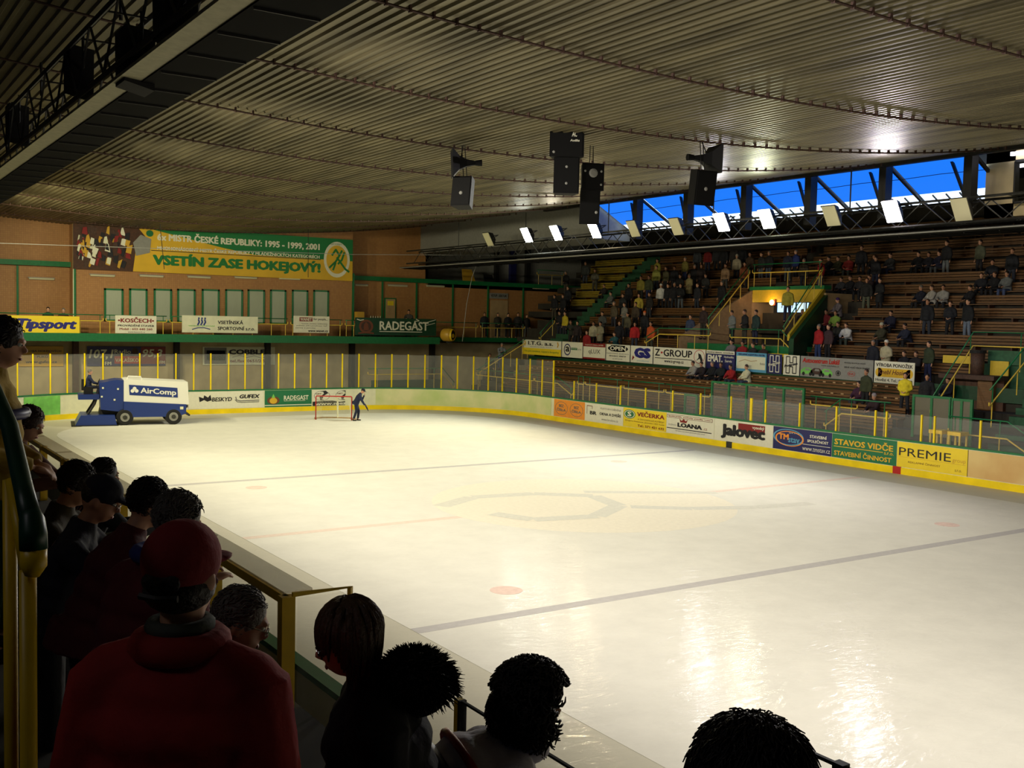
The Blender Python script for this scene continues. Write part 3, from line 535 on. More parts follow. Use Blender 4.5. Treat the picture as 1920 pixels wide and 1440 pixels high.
# far side: fascia, columns, inclined glazing
struct(MB().box(15.5, 15.75, -36, 24.0, rz(15.6)-.12, rz(15.6)+.3).build('trim_8', 'dark_steel'), 'edge beam of the roof')
ya, yb = on('x', 16, 1817, 290).y, on('x', 16, 1118, 382).y
GX0, GZ0, GX1, GZ1 = 16.0, rz(15.6)+.1, 18.6, 10.15
def gl(t, y, lift=0): return Vector((GX0+(GX1-GX0)*t, y, GZ0+(GZ1-GZ0)*t+lift))
cols = [on('x', 15.9, px, 380).y for px in (1816, 1657, 1518, 1398, 1290, 1195)] + [yb+.2]
for i in range(len(cols)-1):
    y0, y1 = cols[i], cols[i+1]; t = empty('window_%d' % (i+20), (17.3, (y0+y1)/2, GZ1), 0); struct(t, 'inclined roof window hung with a blue sheet over a strip of clear panes')
    MB().prism([gl(.02, y0+.1), gl(.74, y0+.1), gl(.74, y1-.1), gl(.02, y1-.1)], (.02, 0, .02)).build('blue_sheet', 'sky_blue_sheet', t)
    MB().prism([gl(.0, y0+.05, .06), gl(1, y0+.05, .06), gl(1, y1-.05, .06), gl(.0, y1-.05, .06)], (.02, 0, .02)).build('clear_panes', 'sky_white', t)
    g = MB(); nm = 6
    for k in range(nm+1):
        y = y0+.05+(y1-y0-.1)*k/nm; g.tube([gl(.78, y, .0), gl(1.0, y, .0)], .035, 4)
    for tt in (.9, 1.0): g.tube([gl(tt, y0, -.02), gl(tt, y1, -.02)], .03, 4)
    g.build('glazing_bars', 'dark_steel', t)
    MB().tube([gl(.35, y0, -.06), gl(.33, (y0+y1)/2, -.06), gl(.35, y1, -.06)], .015, 4).build('wire', 'dark_steel', t)
for i, y in enumerate(cols[:-1]):
    o = MB().box(15.75, 16.15, y-.16, y+.16, 9.45, GZ0+.1).build('column_far', 'dark_steel'); struct(o, 'dark steel column between the roof windows')
    struct(MB().tube([(16.0, y+.1, GZ1-.4), (16.5, y+1.25, GZ0+.1)], .07, 4).build('trim_9', 'dark_steel'), 'diagonal strut behind a roof window')
    struct(MB().tube([gl(0, y, -.05), gl(1, y, -.05), (24, y, 12.6)], .08, 4).build('trim_10', 'dark_steel'), 'sloping rafter of the roof window')
struct(MB().box(18.6, 32.5, -36, 40, 12.9, 13.1).box(18.55, 18.7, ya, 40, 10.25, 13).build('ceiling_stand', 'dark_steel'), 'dark roof over the far stand')
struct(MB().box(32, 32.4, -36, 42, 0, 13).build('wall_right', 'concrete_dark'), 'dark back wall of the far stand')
struct(MB().box(16.0, 18.6, yb+.3, 42, 9.7, 12.3).build('wall_right_upper', 'grey'), 'grey wall left of the roof windows')
# office cabin at the right
cy0 = ya-.05
struct(MB().box(17.0, 17.2, cy0, -14, rz(15.6)-.25, 13).box(17.0, 17.2, cy0, cy0-1.1, 9.3, 13).box(17.0, 17.2, cy0, -14, 9.3, 9.75).build('wall_cabin', 'plaster'), 'beige cabin wall at the end of the roof windows')
struct(MB().box(20, 20.1, cy0, -14, 9.3, 13).build('wall_cabin_back', 'office'), 'lit back of the cabin')
for i in range(5):
    y = cy0-1.1-1.45*i; w = empty('window_%d' % (i+40), (17.1, y-.7, 9.75)); struct(w, 'cabin window with dark frame')
    MB().box(16.97, 17.23, y-.03, y+.03, 9.75, 11.2).box(16.97, 17.23, y-1.45, y, 9.72, 9.8).box(16.97, 17.23, y-1.45, y, 11.15, 11.25).build('window_frame', 'dark_steel', w)
for a, b in (((1870, 313), (1908, 311)), ((1912, 311), (1945, 309))):
    p, r_ = on('x', 18, *a), on('x', 18, *b); t = empty('tube_lamp', (18, (p.y+r_.y)/2, p.z), 0, 'bright lit tube lamp inside the cabin at far right, %s' % ('left tube' if a[0] == 1870 else 'right tube'), 'lamp'); MB().cyl((18, p.y, p.z), (18, r_.y, p.z), .06, n=8).build('tube', 'tube_on', t); MB().box(17.95, 18.05, min(p.y, r_.y), max(p.y, r_.y), p.z+.06, p.z+.12).build('batten', 'grey', t)
p = on('x', 16.8, 1896, 289); r_ = on('x', 16.8, 1935, 286); t = tag(MB().box(16.75, 16.85, p.y, r_.y, p.z-.06, p.z+.06).build('exit_light', 'tube_on'), 'small lit box light high on the cabin wall at the right edge', 'lamp')

# ------------------------------------------------------------------ lighting trusses
def truss(name, label, x, zb, zt, w, y0, y1, m='steel', side=1):
    root = empty(name, (x, y0, zb), 0, label, 'truss')
    for i, (dx, z) in enumerate(((0, zb), (w, zb), (0, zt), (w, zt))): MB().tube([(x+dx, y0, z), (x+dx, y1, z)], .045, 5).build('chord', m, root)
    g = MB(); y = y0; k = 0; st = 1.0
    while y < y1-st:
        for dx in (0, w): g.tube([(x+dx, y, zb if k % 2 == 0 else zt), (x+dx, y+st, zt if k % 2 == 0 else zb)], .022, 4)
        if k % 2 == 0: g.tube([(x, y, zt), (x+w, y, zt)], .02, 4)
        y += st; k += 1
    tag(g.build('lattice_bars', m, root), kind='stuff')
    y = y0+2
    while y < y1: MB().tube([(x+w/2, y, zt), (x+w/2, y, rz(x))], .03, 5).build('hanger', m, root); y += 7.2
    return root
truss('lighting_truss', 'steel lattice truss running along over the far boards carrying the floodlights', 13.9, 8.85, 9.65, .9, -14, 37)
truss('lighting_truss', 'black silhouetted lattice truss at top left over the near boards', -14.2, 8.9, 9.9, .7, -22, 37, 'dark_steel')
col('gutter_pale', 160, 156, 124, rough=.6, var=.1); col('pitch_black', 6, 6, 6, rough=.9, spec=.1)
def catwalk(label, x0, x1, z, y0, y1, fascia_x, s, fm='gutter_pale'):
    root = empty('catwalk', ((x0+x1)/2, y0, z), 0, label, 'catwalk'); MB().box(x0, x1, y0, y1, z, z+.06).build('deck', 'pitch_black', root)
    y = y0
    while y < y1: MB().box(min(x0, x1)+.03, max(x0, x1)-.03, y, y+.02, z-.03, z).build('rib', 'dark_steel', root); y += 1.25
    MB().prism([(fascia_x, y0, z+.02), (fascia_x+s*.3, y0, z+.05), (fascia_x+s*.3, y0, z+.10), (fascia_x, y0, z+.07)], (0, y1-y0, 0)).build('pale_gutter', fm, root); return root
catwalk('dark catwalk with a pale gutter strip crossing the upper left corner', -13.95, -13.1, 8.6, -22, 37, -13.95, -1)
catwalk('catwalk with a bright rim line below the floodlights of the far truss', 13.7, 15.0, 8.5, -14, 37, 13.7, -1, 'dark_steel')
o = MB().box(13.37, 13.4, -14, 37, 8.53, 8.57).build('rim_pipe', 'grey'); tag(o, 'pale pipe running along the rim of the far catwalk', 'pipe')
# floodlights on the far truss
def floodlight(p, lit, label, group, c=None, s=1.2):
    t = empty('floodlight', p, 0, label, 'floodlight', group); d = Vector((-.86, 0, -.5)); side = Vector((0, 1, 0)); up = d.cross(side)*-1
    if up.z < 0: up = -up
    a, b = .27*s, .36*s
    def ring(k, dd): return [p+d*dd-side*a*k-up*b*k, p+d*dd+side*a*k-up*b*k, p+d*dd+side*a*k+up*b*k, p+d*dd-side*a*k+up*b*k]
    MB().hexa(ring(.45, -.38)+ring(1, -.02)).build('housing', 'dark_steel', t)
    if lit: m = emis('lamp_glow_%d' % int(p.y*10), c, 38)
    else: m = 'lamp_pale'
    MB().hexa(ring(.93, -.02)+ring(.93, .01)).build('lens', m, t)
    MB().tube([p-side*(a+.05)-d*.1, p-side*(a+.05)-d*.5, p+side*(a+.05)-d*.5, p+side*(a+.05)-d*.1], .025, 5).build('bracket', 'steel', t)
    return t
for i, (px, py, c) in enumerate(LIT):
    w = ('leftmost of the six, cold white', 'second from the left, warm white', 'third from the left, golden, under the hanging speaker', 'fourth from the left, below the right hanging speaker', 'fifth from the left, yellowish', 'rightmost of the six, the largest glow')[i]
    p = on('x', 13.5, px, py); floodlight(p, True, 'lit floodlight on the far truss, '+w, 'lit floodlights', c)
for i, (px, py) in enumerate(((915, 449), (1187, 429), (1267, 425), (1558, 405), (1802, 393))):
    w = ('at the far left end', 'right of the golden lit one', 'left of the right hanging speaker', 'between the two rightmost lit ones', 'near the cabin at the right')[i]
    floodlight(on('x', 13.5, px, py), False, 'unlit floodlight with a pale pane on the far truss, '+w, 'unlit floodlights')
for i, (px, py, s) in enumerate(((250, 100, .95), (145, 125, .9), (325, 5, .95), (30, 225, .95))):
    p = on('x', -14.0, px, py); t = empty('floodlight', p, 0, 'black back of a floodlight hanging in the upper left truss, %s' % ('upper middle', 'second lowest', 'topmost', 'lowest at the left edge')[i], 'floodlight', 'floodlights seen from behind')
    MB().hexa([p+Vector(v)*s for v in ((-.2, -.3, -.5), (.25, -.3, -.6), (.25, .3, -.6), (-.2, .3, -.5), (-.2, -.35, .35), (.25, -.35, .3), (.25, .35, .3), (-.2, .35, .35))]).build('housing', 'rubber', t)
    MB().tube([p+Vector((0, -.5, .5)), p+Vector((0, -.5, -.1)), p+Vector((0, .5, -.1)), p+Vector((0, .5, .5))], .03, 5).build('bracket', 'rubber', t)

# ------------------------------------------------------------------ hanging loudspeakers
def cabinet(name, label, c, w, h, d, ang, tilt, logo=None, cones=(), wire=None, front=None):
    t = empty(name, c, 0, label, 'loudspeaker'); R = Matrix.Rotation(ang, 3, 'Z') @ Matrix.Rotation(tilt, 3, 'X'); c = Vector(c)
    def L(x, y, z): return c + R @ Vector((x, y, z))
    MB().hexa([L(-w/2, -d/2, -h/2), L(w/2, -d/2, -h/2), L(w*.36, d/2, -h/2), L(-w*.36, d/2, -h/2), L(-w/2, -d/2, h/2), L(w/2, -d/2, h/2), L(w*.36, d/2, h/2), L(-w*.36, d/2, h/2)]).build('cabinet', 'speaker_black', t)
    MB().hexa([L(-w*.45, -d/2-.02, -h*.46), L(w*.45, -d/2-.02, -h*.46), L(w*.45, -d/2, -h*.46), L(-w*.45, -d/2, -h*.46), L(-w*.45, -d/2-.02, h*.46), L(w*.45, -d/2-.02, h*.46), L(w*.45, -d/2, h*.46), L(-w*.45, -d/2, h*.46)]).build('grille', 'speaker_black', t)
    for x, z, r_ in cones: MB().tube([L(x, -d/2-.035, z), L(x, -d/2-.02, z)], [r_*.6, r_], 12).build('cone', 'grey', t)
    for (txt, x0, z0, x1, z1) in (logo or []):
        vs, fs = letters(txt, .03, .2); a = min(v.x for v in vs); b = max(v.x for v in vs); e = min(v.y for v in vs); f2 = max(v.y for v in vs); g = MB(); g.v = [L(x0+(v.x-a)/(b-a)*(x1-x0), -d/2-.026-v.z, z0+(v.y-e)/(f2-e)*(z1-z0)) for v in vs]; g.f = fs; g.build('lettering', 'paper', t)
    if wire:
        for dx in (-.05, .05): MB().tube([L(dx, 0, h/2), Vector(wire)+Vector((dx, 0, 0))], .012, 4).build('hanging_rod', 'dark_steel', t)
    return t
A = math.radians(-33)
c1 = on('y', -1.6, 1062, 264); c1w = (c1.x, c1.y, rz(c1.x)-.05)
cabinet('loudspeaker', 'big black square speaker with small white logo, top of the central cluster', c1, .88, .88, .5, A, 0, [('AC', .12, .06, .26, .2), ('Audika', .08, -.06, .32, .0)], [(-.33, -.33, .035)], c1w)
c2 = on('y', -1.5, 1061, 330); cabinet('loudspeaker', 'black speaker with two small pale dots, under the big square one', c2, .66, .94, .5, A, 0, None, [(0, .2, .035), (0, -.22, .035)])
MB()
c3 = on('y', -1.0, 1108, 334); c3w = (c3.x, c3.y, rz(c3.x)-.05)
cabinet('loudspeaker', 'black speaker on the right of the central cluster, beside the two-dot one', c3, .6, .72, .5, A+.15, 0, None, [(.22, .15, .03), (.22, -.2, .03), (-.22, .15, .03), (0, .1, .12)], c3w)
c4 = on('y', -.9, 1103, 387); cabinet('loudspeaker', 'long black speaker hanging lowest in the central cluster', c4, .54, .95, .45, A+.1, .12, None, [(.18, -.15, .04)])
def horn(label, c, dirv, wire):
    t = empty('horn_speaker', c, 0, label, 'horn loudspeaker'); d = Vector(dirv).normalized(); c = Vector(c); sd = d.cross(Vector((0, 0, 1))).normalized(); up = sd.cross(d)
    def ring(k, a, b): return [c+d*k-sd*a-up*b, c+d*k+sd*a-up*b, c+d*k+sd*a+up*b, c+d*k-sd*a+up*b]
    q = MB(); rs = [ring(-.35, .05, .05), ring(-.1, .1, .09), ring(.1, .2, .18), ring(.3, .4, .38)]
    for R_ in rs: q.v += R_
    for k in range(3):
        for j in range(4): q.f.append((4*k+j, 4*k+(j+1) % 4, 4*k+4+(j+1) % 4, 4*k+4+j))
    q.f.append((3, 2, 1, 0)); q.build('flare', 'speaker_black', t); MB().cyl(c-d*.52, c-d*.34, .09, .07, 12).build('driver', 'speaker_black', t)
    MB().tube([c+d*.05+up*.12, wire], .015, 4).build('hanging_rod', 'dark_steel', t)
    return t
pl_ = on('y', 1.2, 868, 306); wl = on('z', 10.02, 870, 268); horn('black horn speaker facing left above the left hanging cabinet', pl_, (-.9, .45, -.05), (pl_.x, pl_.y, rz(pl_.x)-.05))
cl = on('y', 1.2, 870, 362); cabinet('loudspeaker', 'tilted black cabinet hanging at the left of the cluster under a horn', cl, .56, .82, .42, A-.35, -.18, None, [(0, -.06, .05)], (pl_.x, pl_.y, rz(pl_.x)-.05))
ph = on('y', -3.2, 1322, 298); horn('black horn speaker facing right above the right hanging cabinet', ph, (.95, -.25, -.02), (ph.x-.15, ph.y, rz(ph.x)-.05))
cr = on('y', -3.2, 1314, 352); cabinet('loudspeaker', 'tilted black cabinet hanging at the right in front of the blue windows', cr, .62, .9, .45, A+.4, .15, None, [(0, -.02, .05)], (ph.x-.15, ph.y, rz(ph.x)-.05))

# ------------------------------------------------------------------ far stand
YL, YR = 31.6, -14.0
def rowp(k): return 20.6+.85*k, 3.0+.6*k
NR = 13
g = MB(); g.box(16.2, 16.65, YR, 31.4, .0, .5).box(19.85, 20.2, YR, 31.4, 0, 2.16)
LOW = [(16.65+.8*j, .9+.42*j) for j in range(4)]
for x, z in LOW: g.box(x, x+.8, YR, 31.4, 0, z)
g.box(20.2, 20.6, YR, YL, 0, 3.0)
VY0, VY1 = 11.6, 17.4
for k in range(NR):
    x, z = rowp(k)
    if k < 4: g.box(x, x+.85, VY1+.9, YL, 0, z); g.box(x, x+.85, YR, VY0-.9, 0, z)
    else: g.box(x, x+.85, YR, YL, 0 if k > 4 else z-.5, z)
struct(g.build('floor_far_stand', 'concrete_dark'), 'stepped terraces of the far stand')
struct(MB().box(19.98, 20.2, YR, YL, 2.5, 3.06).build('trim_11', 'dark_green'), 'green fascia under the row of signs')
struct(MB().box(16.1, 16.2, -1.0, 31.4, .0, .55).build('trim_12', 'green'), 'green kerb in front of the lower rows')
bench_n = [0]
def bench(x, z, y0, y1, label, group, seats=True):
    root = empty('bench', (x+.5, (y0+y1)/2, z), 0, label, 'bench', group); a, b = min(y0, y1), max(y0, y1)
    g = MB(); [g.box(x+.38+.11*i, x+.47+.11*i, a, b, z+.42, z+.46) for i in range(4)]; g.build('seat', 'wood', root)
    g = MB(); [g.box(x+.80, x+.83, a, b, z+.50+.13*i, z+.60+.13*i) for i in range(3)]; g.build('backrest', 'wood', root)
    n = max(1, int((b-a)/1.5))
    [MB().box(x+.42, x+.8, a+.1+(b-a-.2)*i/n-.04, a+.1+(b-a-.2)*i/n+.04, z, z+.42).build('support', 'wood_dark', root) for i in range(n+1)]
    return root
rn = ['bottom', 'second', 'third', 'fourth', 'fifth', 'sixth', 'seventh', 'eighth', 'ninth', 'tenth', 'eleventh', 'twelfth', 'topmost']
for k in range(NR):
    x, z = rowp(k)
    if k < 4: secs = [(YL-1.2, VY1+1.0, 'left of the gangway'), (VY0-1.0, -1.0, 'right of the gangway'), (-3.8, YR, 'right of the green stairs')]
    elif k < 7: secs = [(YL-1.2, VY1+1.6, 'left of the gangway'), (VY0-1.6, -1.6, 'right of the gangway'), (-3.8, YR, 'right of the green stairs')]
    else: secs = [(YL-1.2, VY1+.3, 'left of the gangway'), (VY1-.9, -1.6, 'above and right of the gangway'), (-3.8, YR, 'right of the green stairs')]
    for a, b, w in secs: bench(x, z, a, b, 'brown slatted bench, upper stand, %s row from below, %s' % (rn[k], w), 'benches of the upper far stand')
for j, (x, z) in enumerate(LOW):
    bench(x, z-.1, 30.5, 2.4, 'slatted brown wooden bench of the lower far stand, %s of four rows' % ('bottom', 'second', 'third', 'top')[j], 'benches of the lower far stand')
    t = MB(); y = 29.8
    while y > 2.6: t.box(x+.785, x+.80, y-.07, y+.07, z+.62, z+.68); y -= .55
    if j < 2: continue
    o = t.build('seat_number_plates', 'tan'); tag(o, 'row of tiny white seat number plates on the %s lower bench backrest' % ('bottom', 'second', 'third', 'top')[j], 'number plates', kind='stuff')
# left aisle steps (green) and yellow corner benches
g = MB()
for k in range(NR): x, z = rowp(k); g.box(x, x+.42, YL-1.1, YL+.25, z-.3, z+.3); g.box(x+.42, x+.85, YL-1.1, YL+.25, z, z+.6)
struct(g.build('floor_stairs_left', col('stair_green', 38, 84, 56, rough=.7, var=.15)), 'dark green aisle stairs at the left end of the stand')
struct(MB().box(*[rowp(2)[0], rowp(3)[0], YL+.3, 36.4, 3.9, rowp(2)[1]]).box(rowp(3)[0], rowp(4)[0], YL+.3, 36.4, 4.1, rowp(3)[1]).box(rowp(4)[0], rowp(5)[0], YL+.3, 36.4, 4.5, rowp(4)[1]).build('floor_corner_landing', 'concrete_dark'), 'lowest corner terrace steps')
CSTEP = [(16.6+.42*k, .35*(k+1)) for k in range(8)]
g = MB(); [g.box(x_, x_+.42, 32.0, 34.4, z_-.35, z_) for x_, z_ in CSTEP]
struct(g.build('floor_corner_stairs', 'concrete_dark'), 'green stairs climbing to the corner balcony')
for k in range(5, 12):
    x, z = rowp(k); o = MB().box(x, x+.85, YL+.3, 38.8-.0*k, z-.4, z).build('floor_corner_%d' % k, 'concrete_dark'); struct(o, 'corner terrace step')
    b = bench(x, z, YL+.5, min(38.4, YL+3.2+.55*(k-5)), 'plain yellow bench in the upper left corner, %s from below' % ('lowest', 'second', 'third', 'fourth', 'fifth', 'sixth', 'topmost')[k-5], 'yellow corner benches')
    for c in b.children:
        if c.name.split('.')[0] in ('seat', 'backrest'): c.data.materials[0] = col('bench_yellow', 150, 128, 40, rough=.5, var=.1)
# right green stairs
g = MB()
for k in range(24):
    x = 16.6+.42*k; z = .55+.31*k
    if x < 31: g.box(x, x+.42, -3.7, -1.7, z-.31, z)
struct(g.build('floor_stairs_right', col('stair_green', 38, 84, 56, rough=.7, var=.15)), 'green concrete stairs at the right of the far stand')
# vomitory (gangway)
g = MB(); g.box(20.95, 24.0, VY0-.9, VY1+.9, 3.9, 4.3).box(20.2, 20.95, VY0-.9, VY1+.9, 2.6, 3.0)
struct(g.build('floor_gangway', 'green'), 'green landing of the gangway')
PX = 24.0
ly0, ly1 = on('x', PX, 1540, 555).y, on('x', PX, 1411, 555).y
col('gang_tan', 128, 104, 76, rough=.7, var=.1)
t = empty('gangway_portal', (PX, (ly0+ly1)/2, 4.3), 0); struct(t, 'yellow gangway portal in the middle of the far stand')
MB().box(PX, PX+.3, ly0, ly1+.0, 6.55, 7.2).build('lintel', col('lintel_yellow', 200, 170, 40, rough=.5, var=.05), t)
MB().box(PX-.05, PX+.5, ly0-.2, ly1+.2, 7.2, 7.38).build('green_ledge', 'green', t)
MB().prism([(20.6, ly1+1.9, 3.0), (20.6, ly1+1.9, 4.6), (PX, ly1+.02, 7.2), (PX, ly1+.02, 4.3), (20.6, ly1+1.9, 3.0)][:4], (0, .14, 0)).build('left_wing', 'gang_tan', t)
MB().prism([(20.6, ly0-.9, 4.6), (20.6, ly0-.9, 4.9), (PX, ly0-.02, 7.2), (PX, ly0-.02, 6.9)], (0, -.14, 0)).build('right_stair_string', 'lintel_yellow', t)
MB().prism([(20.6, ly0-1.0, 3.0), (20.6, ly0-1.0, 4.7), (PX, ly0-.1, 6.9), (PX, ly0-.1, 3.6)], (0, -.3, 0)).build('right_wing', 'dark_green', t)
MB().box(26.6, 26.8, ly0-.5, ly1+.5, 4.3, 7).build('back_wall', 'plaster', t)
MB().box(PX, 26.8, ly0-.3, ly0-.1, 4.3, 7).box(PX, 26.8, ly1+.02, ly1+.2, 4.3, 7).build('side_walls', 'tan', t)
wy0, wy1 = on('x', 25.2, 1512, 590).y, on('x', 25.2, 1457, 590).y
w = empty('window_60', (25.2, wy0, 5.0)); struct(w, 'daylit window beside the gangway stairs')
MB().prism([(25.2, wy1, 5.0), (25.2, wy1, 6.55), (25.2, wy0-.1, 6.55), (25.2, wy0, 6.2), (25.2, wy1-.7, 5.35)], (.05, 0, 0)).build('pane', 'window_day', w)
g = MB()
for zz in (5.5, 6.0): g.box(25.13, 25.18, wy0, wy1, zz, zz+.05)
for i in range(4): y = wy1+(wy0-wy1)*i/3; g.box(25.13, 25.18, y-.03, y+.03, 5.0, 6.55)
g.build('glazing_bars', 'ink', w)
for px, py, s_, lb in ((1399, 563, .2, 'round orange glowing lamp on the left wing of the gangway'), (1447, 567, .15, 'smaller orange glowing lamp under the gangway lintel')):
    p = on('x', PX-.12, px, py); t = empty('wall_lamp', p, 0, lb, 'lamp'); MB().ball(p, (s_*.5, s_, s_)).build('lamp_glass', 'orange_lamp', t, smooth=True); MB().box(p.x+.02, p.x+.12, p.y-s_-.05, p.y-s_+.08, p.z-s_, p.z+s_).build('lamp_base', 'red', t)
    light('POINT', 'wall_lamp_light', (p.x-.35, p.y, p.z), 14, (1, .55, .2), size=.1)
# railings of the gangway
def rl(label, X, pts, **k): return railing('stand_railing', label, pts, 0, **k)
p = lambda X, px, py: on('x', X, px, py)
z0 = 3.95
a, b = p(20.6, 1226, 612), p(20.6, 1335, 618); c0 = p(20.6, 1221, 628)
rl('short green and yellow landing railing above the Z GROUP board', 20.6, [(20.5, c0.y+.4, 3.45), (20.5, a.y-.6, 4.0), (20.5, b.y, 4.0)], h=1.05)
struct(MB().box(20.25, 20.6, a.y-.3, b.y, 3.7, 4.0).build('trim_13', 'yellow'), 'yellow edge of the left landing')
a, b = p(20.6, 1362, 612), p(20.6, 1457, 616); e = p(20.6, 1476, 640)
rl('green and yellow railing across the front of the gangway landing', 20.6, [(20.88, a.y, 3.95), (20.88, b.y, 3.95), (20.88, e.y, 3.45)], h=1.15)
struct(MB().box(20.8, 20.95, VY0-.9, VY1+.9, 3.0, 3.95).build('trim_14', 'yellow'), 'yellow front of the gangway landing')
a, b = p(PX, 1410, 504), p(PX, 1540, 504)
rl('railing on top of the yellow gangway lintel', PX, [(PX+.05, a.y, 7.38), (PX+.05, b.y, 7.38)], h=1.2, low=.75)
c0 = p(21, 1335, 590)
rl('railing sloping up the left side of the gangway', PX, [(20.7, c0.y, 4.4), (PX, a.y+.15, 7.38)], h=1.2, low=.75)
rl('railing sloping up the right side of the gangway', PX, [(20.9, p(21, 1470, 640).y, 4.2), (PX, b.y-.1, 7.38)], h=1.05, low=.75)
c0 = p(21, 1013, 595)
rl('short railing at the foot of the left aisle stairs', 21, [(21.0, YL+.3, 3.4), (22.2, YL+.3, 4.5)], h=1.1)
a, b = p(16.4, 955, 640), p(19.5, 985, 626)
rl('railing climbing left of the long signs to the stand', 18, [(17.2, 33.2, .95), (19.9, 32.0, 2.9), (20.0, 31.7, 2.9)], h=1.2, low=.95)
# railings behind the boards, far side
def lowrail(px0, px1, label, X=16.3, zf=1.15, **k):
    a, b = on('x', X, px0, 720), on('x', X, px1, 730); return railing('barrier_railing', label, [(X, a.y, zf), (X, b.y, zf)], zf, h=1.2, low=.78, step=2.0, **k)
lowrail(1083, 1095, 'very short railing piece at the left end of the barrier row'); lowrail(1098, 1166, 'green and yellow barrier railing behind the BR board'); lowrail(1170, 1245, 'green and yellow barrier railing behind the yellow grocery board'); lowrail(1249, 1332, 'green and yellow barrier railing behind the crown emblem board')
a, b = on('x', 16.3, 1003, 700), on('x', 16.3, 1046, 705); railing('barrier_railing', 'low railing section right of the stairs opening in the far corner', [(16.3, on('x', 16.3, 893, 700).y, 1.1), (16.3, a.y+.1, 1.1)], 0, h=1.1, low=.75, step=2)
railing('barrier_railing', 'railing dropping down to a ramp behind the far corner', [(16.3, a.y, 1.1), (16.3, b.y, 1.1), (16.3, on('x', 16.3, 1074, 730).y, .5)], 0, h=1.1, low=.75, step=2)
x0, x1, x2 = on('y', 32.6, 690, 700).x, on('y', 32.6, 830, 700).x, on('y', 32.6, 852, 720).x
railing('barrier_railing', 'long railing behind the end boards right of the goal, turning down at its right end', [(x0, 32.6, 1.0), (x1, 32.6, 1.0), (x2, 32.6, .1)], 0, h=1.25, low=.9, step=2.6)
struct(MB().box(x0+.3, x1, 32.7, 32.8, 0, 1.55).build('trim_15', 'dark_green'), 'green ramp parapet behind the end boards')
# player bench shelters of green frames with clear panes
def shelter(label, X, y0, y1, z0_, z1_, n, pane='glass'):
    t = empty('glazed_screen', (X, (y0+y1)/2, z0_), 0, label, 'screen')
    MB().box(X-.05, X+.05, y1, y0, z1_-.09, z1_).build('top_rail', 'green', t)
    for i in range(n+1): y = y0+(y1-y0)*i/n; MB().box(X-.045, X+.045, y-.05, y+.05, z0_, z1_).build('frame_post', 'green', t)
    for i in range(n): a_, b_ = y0+(y1-y0)*i/n, y0+(y1-y0)*(i+1)/n; MB().box(X-.008, X+.008, b_+.05, a_-.05, z0_+.1, z1_-.09).build('pane', pane, t)
    return t
ys_ = lambda px, X=16.0: on('x', X, px, 720).y
M['plexi_grey'] = mat('grey_plexiglass', srgb(120, 116, 100), .3, alpha=.75)
shelter('long green framed clear screen behind the Jalovec board', 16.0, ys_(1336), ys_(1508), 0, 2.72, 5)
shelter('narrow green framed screen left of the long one', 16.1, ys_(1283), ys_(1305), 0, 2.0, 1)
railing('barrier_railing', 'green and yellow railing right of the long clear screen', [(16.3, ys_(1512), 1.25), (16.3, ys_(1600), 1.25)], 0, h=1.15, low=.8, step=1.6)
railing('barrier_railing', 'railing in front of the dark pair, behind the STAVOS board', [(15.8, ys_(1548, 15.8), .55), (15.8, ys_(1580, 15.8), 1.15), (15.8, ys_(1672, 15.8), 1.15)], 0, h=1.3, low=.7, step=1.5)
shelter('green framed grey glass box behind the yellow PREMIE board, front side', 17.2, on('x', 17.2, 1713, 770).y, on('x', 17.2, 1782, 770).y, 1.1, 2.75, 2, 'plexi_grey')
shelter('short green framed grey glass side of the box near the stairs', 17.2, on('x', 17.2, 1785, 770).y, on('x', 17.2, 1822, 770).y, 1.0, 2.72, 2, 'plexi_grey')
railing('barrier_railing', 'rightmost green and yellow railing descending behind the boards', [(15.9, ys_(1782, 15.9), .9), (15.9, ys_(1893, 15.9), .9), (15.9, ys_(1960, 15.9), .2)], 0, h=1.25, low=.65, step=1.6)
for px0, px1, lb in ((1755, 1780, 'small yellow stool frame behind the PREMIE board, left one'), (1790, 1815, 'yellow seat box behind the PREMIE board, right one')):
    y0, y1 = ys_(px0, 15.4), ys_(px1, 15.4); t = empty('player_bench_seat', (15.4, (y0+y1)/2, 0), 0, lb, 'seat'); MB().box(15.1, 15.6, y0, y1, 1.55, 1.68).build('seat_top', 'yellow', t)
    for dx in (15.15, 15.55):
        for yy in (y0-.05, y1+.05): MB().box(dx-.03, dx+.03, yy-.03, yy+.03, 0, 1.55).build('leg', 'rail_yellow', t)
# long signs on the stand front
TOPZ, BOTZ = 4.0, 3.06
def stand_sign(px0, px1, label, face):
    za, zb_ = [(4.11-.25*(p_-980)/738)-TOPZ for p_ in (px0, px1)]
    y0, y1 = on('x', 19.95, px0, 660).y, on('x', 19.95, px1, 660).y; return Sign('advertising_sign', label, 'advertisement', (19.95, y0-.02, BOTZ+za), (19.95, y1+.02, BOTZ+zb_), TOPZ-BOTZ, face, thick=.03)
s = stand_sign(980, 1053, 'cream and yellow sign at the left end of the stand front, black serif heading', 'paper'); s.rect(0, 0, 1, .45, 'yellow_panel'); s.text('I.T.G. a.s.', .15, .66, .8, .92, 'ink', .03); s.text('výroba trubek Vsetín', .2, .5, .78, .58, 'grey_text', 0); s.text('Vše pro instalace, topení a koupelny', .05, .14, .95, .32, 'green_text', 0, z=.006)
for cx in (.07, .92): s.stroke([(cx-.01, .6), (cx+.01, .75), (cx-.01, .9)], .1, 'gold')
